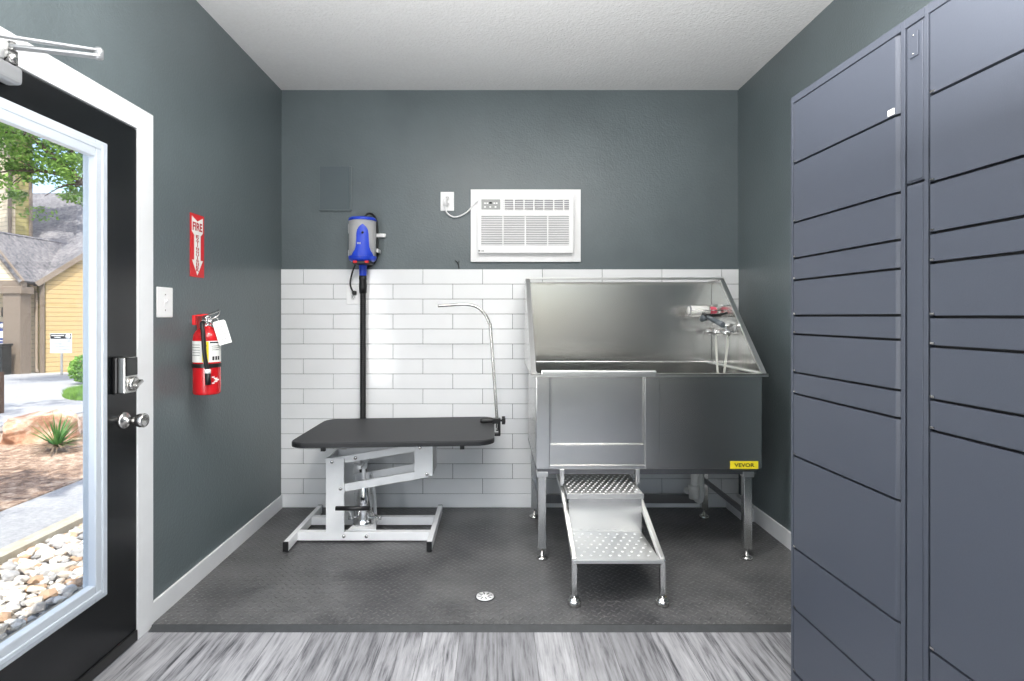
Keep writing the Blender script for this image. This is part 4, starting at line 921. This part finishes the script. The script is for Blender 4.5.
# notice sign
a0 = at(50.5, 333.5, 18.6); a1 = at(72, 353, 18.6); zg = gz(18.6)
t = thing('notice_sign', 'small white notice sign on a post in front of tan siding', 'sign', ((a0.x+a1.x)/2, 18.6, zg))
bm = bm_new(); box(bm, a0.x, a1.x, 18.58, 18.60, a1.z, a0.z, .003); pn = part('panel', bm, M['paper'], t)
bm = bm_new(); hh = (a0.z-a1.z); wv = a1.x-a0.x; box(bm, a0.x+.015, a1.x-.015, 18.572, 18.58, a0.z-hh*.27, a0.z-.015); part('header', bm, M['ink'], pn, 'black header band')
bm = bm_new(); lathe(bm, [(0, 0), (hh*.13, 0), (hh*.13, .004), (0, .004)], (a1.x-.11, 18.572, a0.z-hh*.15), (0, -1, 0), 20)
for x0_, x1_, zf in ((.08, .66, .10), (.22, .5, .19)): box(bm, a0.x+wv*x0_, a0.x+wv*x1_, 18.568, 18.572, a0.z-hh*zf-.012, a0.z-hh*zf+.012)
part('emblem', bm, M['paper'], pn, 'white round emblem and header words')
bm = bm_new()
for i in range(8): z = a0.z-hh*(.34+i*.08); box(bm, a0.x+.04, a1.x-.04-(.1 if i % 3 == 2 else 0), 18.576, 18.58, z-.007, z+.007)
part('print', bm, M['greyink'], pn, 'rows of small grey print')
bm = bm_new(); box(bm, (a0.x+a1.x)/2-.03, (a0.x+a1.x)/2+.03, 18.6, 18.64, zg, a0.z, .003); part('post', bm, M['nickel'], t); under(t)

# ------------------------------------------------------------------ siding house
hs = thing('siding_house', 'tan lap-sided house with grey shingle roof beyond the driveway', 'house', (-16, 20.5, -.7))
A_ = at(40.5, 373, 20.0); gzh = -.75; u = Vector((.61, .79, 0)).normalized(); v_ = Vector((-.79, .61, 0)).normalized()
A_.z = 0
def hp(s, d, z): return A_+u*s+v_*d+Vector((0, 0, z))
ez = 2.49; pk = 3.0; slope = .80
bm = bm_new(); prism(bm, [(0, gzh), (pk*2, gzh), (pk*2, ez), (pk, ez+pk*slope), (0, ez)], lambda a, b, d: hp(a, d, b), 0, .15); part('gable_wall', bm, M['sid_y'], hs, 'tan lap-sided gable wall')
bm = bm_new(); prism(bm, [(0, gzh), (6.5, gzh), (6.5, ez), (0, ez)], lambda a, b, d: hp(d, a, b), 0, .15); part('side_wall', bm, M['sid_shade'], hs)
# gable roof slopes
def slab(bm, pts, th=.10):
    pts = [Vector(p) for p in pts]; n = (pts[1]-pts[0]).cross(pts[2]-pts[0]).normalized(); n = n if n.z > 0 else -n
    a = [bm.verts.new(p) for p in pts]; b = [bm.verts.new(p-n*th) for p in pts]; k = len(pts)
    fs = [bm.faces.new(a), bm.faces.new(b[::-1])]+[bm.faces.new((a[i], b[i], b[(i+1) % k], a[(i+1) % k])) for i in range(k)]
    bmesh.ops.recalc_face_normals(bm, faces=fs)
o_ = .35
bm = bm_new(); slab(bm, [hp(-.12, -.10, ez-.05), hp(pk, -.10, ez+pk*slope+.12), hp(pk, 8, ez+pk*slope+.12), hp(-.12, 8, ez-.05)]); slab(bm, [hp(2*pk+.12, -.10, ez-.05), hp(pk, -.10, ez+pk*slope+.12), hp(pk, 8, ez+pk*slope+.12), hp(2*pk+.12, 8, ez-.05)]); part('gable_roof', bm, M['shingle'], hs)
bm = bm_new(); bar(bm, hp(-.14, -.12, ez-.10), hp(pk, -.12, ez+pk*slope+.05), .05, .17); bar(bm, hp(2*pk+.14, -.12, ez-.10), hp(pk, -.12, ez+pk*slope+.05), .05, .17); part('rake_board', bm, M['btrim'], hs, 'brown rake board')
bm = bm_new(); bar(bm, hp(.04, -.03, gzh), hp(.04, -.03, ez), .14, .05, (0, 1, 0)); part('corner_board', bm, M['btrim'], hs)
# entrance wall to the left, facing the camera
e0 = at(-60, 0, 20.6); e1 = at(39, 0, 20.25)
def wallseg(p, q, z0, z1, th=.12):
    bm = bm_new(); p = Vector((p.x, p.y, 0)); q = Vector((q.x, q.y, 0)); n = (q-p).normalized().cross(Vector((0, 0, 1)))
    prism(bm, [(0, z0), ((q-p).length, z0), ((q-p).length, z1), (0, z1)], lambda a, b, d: p+(q-p).normalized()*a+n*d+Vector((0, 0, b)), 0, -th); return bm
bm = wallseg(e0, e1, gzh, 2.55); part('entrance_wall', bm, M['sid_c'], hs, 'cream lap-sided entrance wall')
bm = bm_new(); c = at(16.5, 0, 19.5); box(bm, c.x-.29, c.x+.29, 19.3, 19.75, gzh, 2.15); box(bm, c.x-.36, c.x+.36, 19.25, 19.8, 2.05, 2.30, .02); part('porch_column', bm, M['btrim'], hs, 'taupe square porch column')
bm = bm_new(); c = at(-44, 0, 19.5); box(bm, c.x-.29, c.x+.29, 19.3, 19.75, gzh, 2.30); part('porch_column', bm, M['btrim'], hs, 'taupe square porch column')
# porch gable: beam, face and roof
r0 = at(19, 281, 19.3); l0 = at(-55, 281, 19.3); mid = at(-18, 234, 19.3)
bm = bm_new(); prism(bm, [(l0.x, l0.z), (r0.x, r0.z), (mid.x, mid.z)], XZ, 19.34, 19.45); part('porch_gable', bm, M['sid_c'], hs)
bm = bm_new(); box(bm, l0.x-.05, r0.x+.1, 19.28, 19.5, 2.28, l0.z+.02); bar(bm, (r0.x+.12, 19.28, r0.z-.05), (mid.x, 19.28, mid.z+.08), .08, .18); bar(bm, (l0.x-.12, 19.28, l0.z-.05), (mid.x, 19.28, mid.z+.08), .08, .18); part('porch_fascia', bm, M['btrim'], hs, 'brown fascia boards of the porch')
bm = bm_new(); slab(bm, [(r0.x+.15, 19.22, r0.z), (mid.x, 19.22, mid.z+.20), (mid.x, 25, mid.z+.20), (r0.x+.15, 25, r0.z)]); slab(bm, [(l0.x-.15, 19.22, r0.z), (mid.x, 19.22, mid.z+.20), (mid.x, 25, mid.z+.20), (l0.x-.15, 25, r0.z)]); part('porch_roof', bm, M['shingle'], hs)
# main roof: eave to ridge, facing the camera
bm = bm_new(); slab(bm, [at(-140, 280, 20.1), at(41, 281, 20.1), (hp(4.6, .3, 0).x, hp(4.6, .3, 0).y, at(41, 281, 20.1).z+(hp(4.6, .3, 0).y-20.1)*.624), at(330, 193, 27.5), at(-140, 193, 27.5)], .12); part('main_roof', bm, M['shingle'], hs, 'grey shingle main roof')
bm = bm_new(); bar(bm, at(-140, 281.5, 20.05), at(39, 282.5, 20.05), .12, .14); part('gutter', bm, M['btrim'], hs)
bm = bm_new(); q = at(37.5, 290, 20.1); tube(bm, [(q.x-.3, 20.05, 2.35), (q.x, 20.05, 2.1), (q.x, 20.05, gzh+.25), (q.x+.15, 19.9, gzh+.1)], .055, 10); part('downspout', bm, M['btrim'], hs)
# upper storey block
cu_ = at(10.5, 0, 22.2); b0 = Vector((cu_.x, cu_.y, 0)); e_r = Vector((.55, .84, 0)).normalized(); e_l = Vector((-.84, .40, 0)).normalized()
def quadprism(p, d1, l1, z0, z1, inward, th=.15):
    bm = bm_new(); prism(bm, [(0, z0), (l1, z0), (l1, z1), (0, z1)], lambda a, b, d: p+d1*a+inward*d+Vector((0, 0, b)), 0, th); return bm
bm = quadprism(b0, e_r, .66, 2.9, 8.6, e_l); part('upper_wall', bm, M['sid_shade'], hs, 'side of the upper storey, shade put into its olive colour')
bm = quadprism(b0, e_l, 3.5, 2.9, 8.6, e_r); part('upper_wall', bm, M['sid_c'], hs, 'cream side of the upper storey')
bm = bm_new(); 
for p in (b0, b0+e_r*.66): bar(bm, p+Vector((.02, -.06, 2.9)), p+Vector((.02, -.06, 8.6)), .09, .08, (0, 1, 0))
part('corner_board', bm, M['btrim'], hs)
bm = bm_new(); slab(bm, [b0-e_r*.4-e_l*.4+Vector((0, 0, 8.5)), b0+e_r*1.06-e_l*.4+Vector((0, 0, 8.5)), b0+e_r*1.06+e_l*3.6+Vector((0, 0, 9.6)), b0-e_r*.4+e_l*3.6+Vector((0, 0, 9.6))]); part('upper_roof', bm, M['shingle'], hs)
# porch lamp & blue notice
q = at(5.0, 312, 20.2); bm = bm_new(); box(bm, q.x-.12, q.x+.12, 20.18, 20.36, q.z-.17, q.z+.17, .02); box(bm, q.x-.05, q.x+.22, 20.1, 20.22, q.z-.05, q.z+.08, .01); part('wall_lantern', bm, M['blackp'], hs, 'black wall lantern')
q0 = at(-12, 322, 19.9); q1 = at(7.3, 347, 19.9); bm = bm_new(); box(bm, q0.x, q1.x, 19.88, 19.9, q1.z, q0.z); nb = obj('blue_banner', bm, M['bsign']); tag(nb, 'blue and white notice board beside the porch column', 'sign')
bm = bm_new(); lathe(bm, [(0, 0), (.09, 0), (.09, .006), (0, .006)], (q1.x-.16, 19.88, q0.z-.13), (0, -1, 0), 18); box(bm, q0.x+.05, q1.x-.03, 19.872, 19.88, q0.z-.55, q0.z-.32)
for k in range(2): box(bm, q0.x+.05, q1.x-.05, 19.872, 19.88, q0.z-.66-k*.10, q0.z-.63-k*.10)
part('emblem', bm, M['paper'], nb, 'white disc and bands')
q0 = at(-9, 345, 18.9); q1 = at(6.8, 372, 18.9); bm = bm_new(); box(bm, q0.x, q1.x, 18.7, 19.1, gz(18.9), q0.z, .03, 2); box(bm, q0.x-.03, q1.x+.03, 18.67, 19.13, q0.z-.04, q0.z+.04, .02); tag(obj('litter_bin', bm, M['blackp']), 'dark bin standing by the porch column', 'bin')
under(hs)

# ------------------------------------------------------------------ sun, sky, camera
sd = Vector((.17, -.45, .95)).normalized()
l = bpy.data.lights.new('sun', 'SUN'); l.energy = 2.9; l.angle = radians(.6); l.color = (1, .96, .89)
o = bpy.data.objects.new('sun', l); C.objects.link(o); o.rotation_euler = (-sd).to_track_quat('-Z', 'Y').to_euler()
w = bpy.data.worlds.new('world'); SC.world = w; w.use_nodes = True; nt = w.node_tree
sky = nt.nodes.new('ShaderNodeTexSky'); sky.sky_type = 'NISHITA'; sky.sun_disc = False; sky.sun_elevation = radians(58); sky.sun_rotation = radians(140); sky.dust_density = 3
bg = nt.nodes['Background']; nt.links.new(sky.outputs[0], bg.inputs[0]); bg.inputs[1].default_value = .22

cd = bpy.data.cameras.new('camera'); cam = bpy.data.objects.new('camera', cd); C.objects.link(cam)
cd.sensor_width = 36; cd.lens = F/1024*36; cd.shift_x = 15/1024; cd.shift_y = -24/1024; cd.clip_start = .05; cd.clip_end = 300
cam.location = (0, 0, CAMZ); cam.rotation_euler = (pi/2, 0, 0)
SC.camera = cam
SC.view_settings.view_transform = 'Standard'; SC.view_settings.look = 'None'; SC.view_settings.exposure = 1.12; SC.view_settings.gamma = 1; SC.view_settings.use_curve_mapping = False
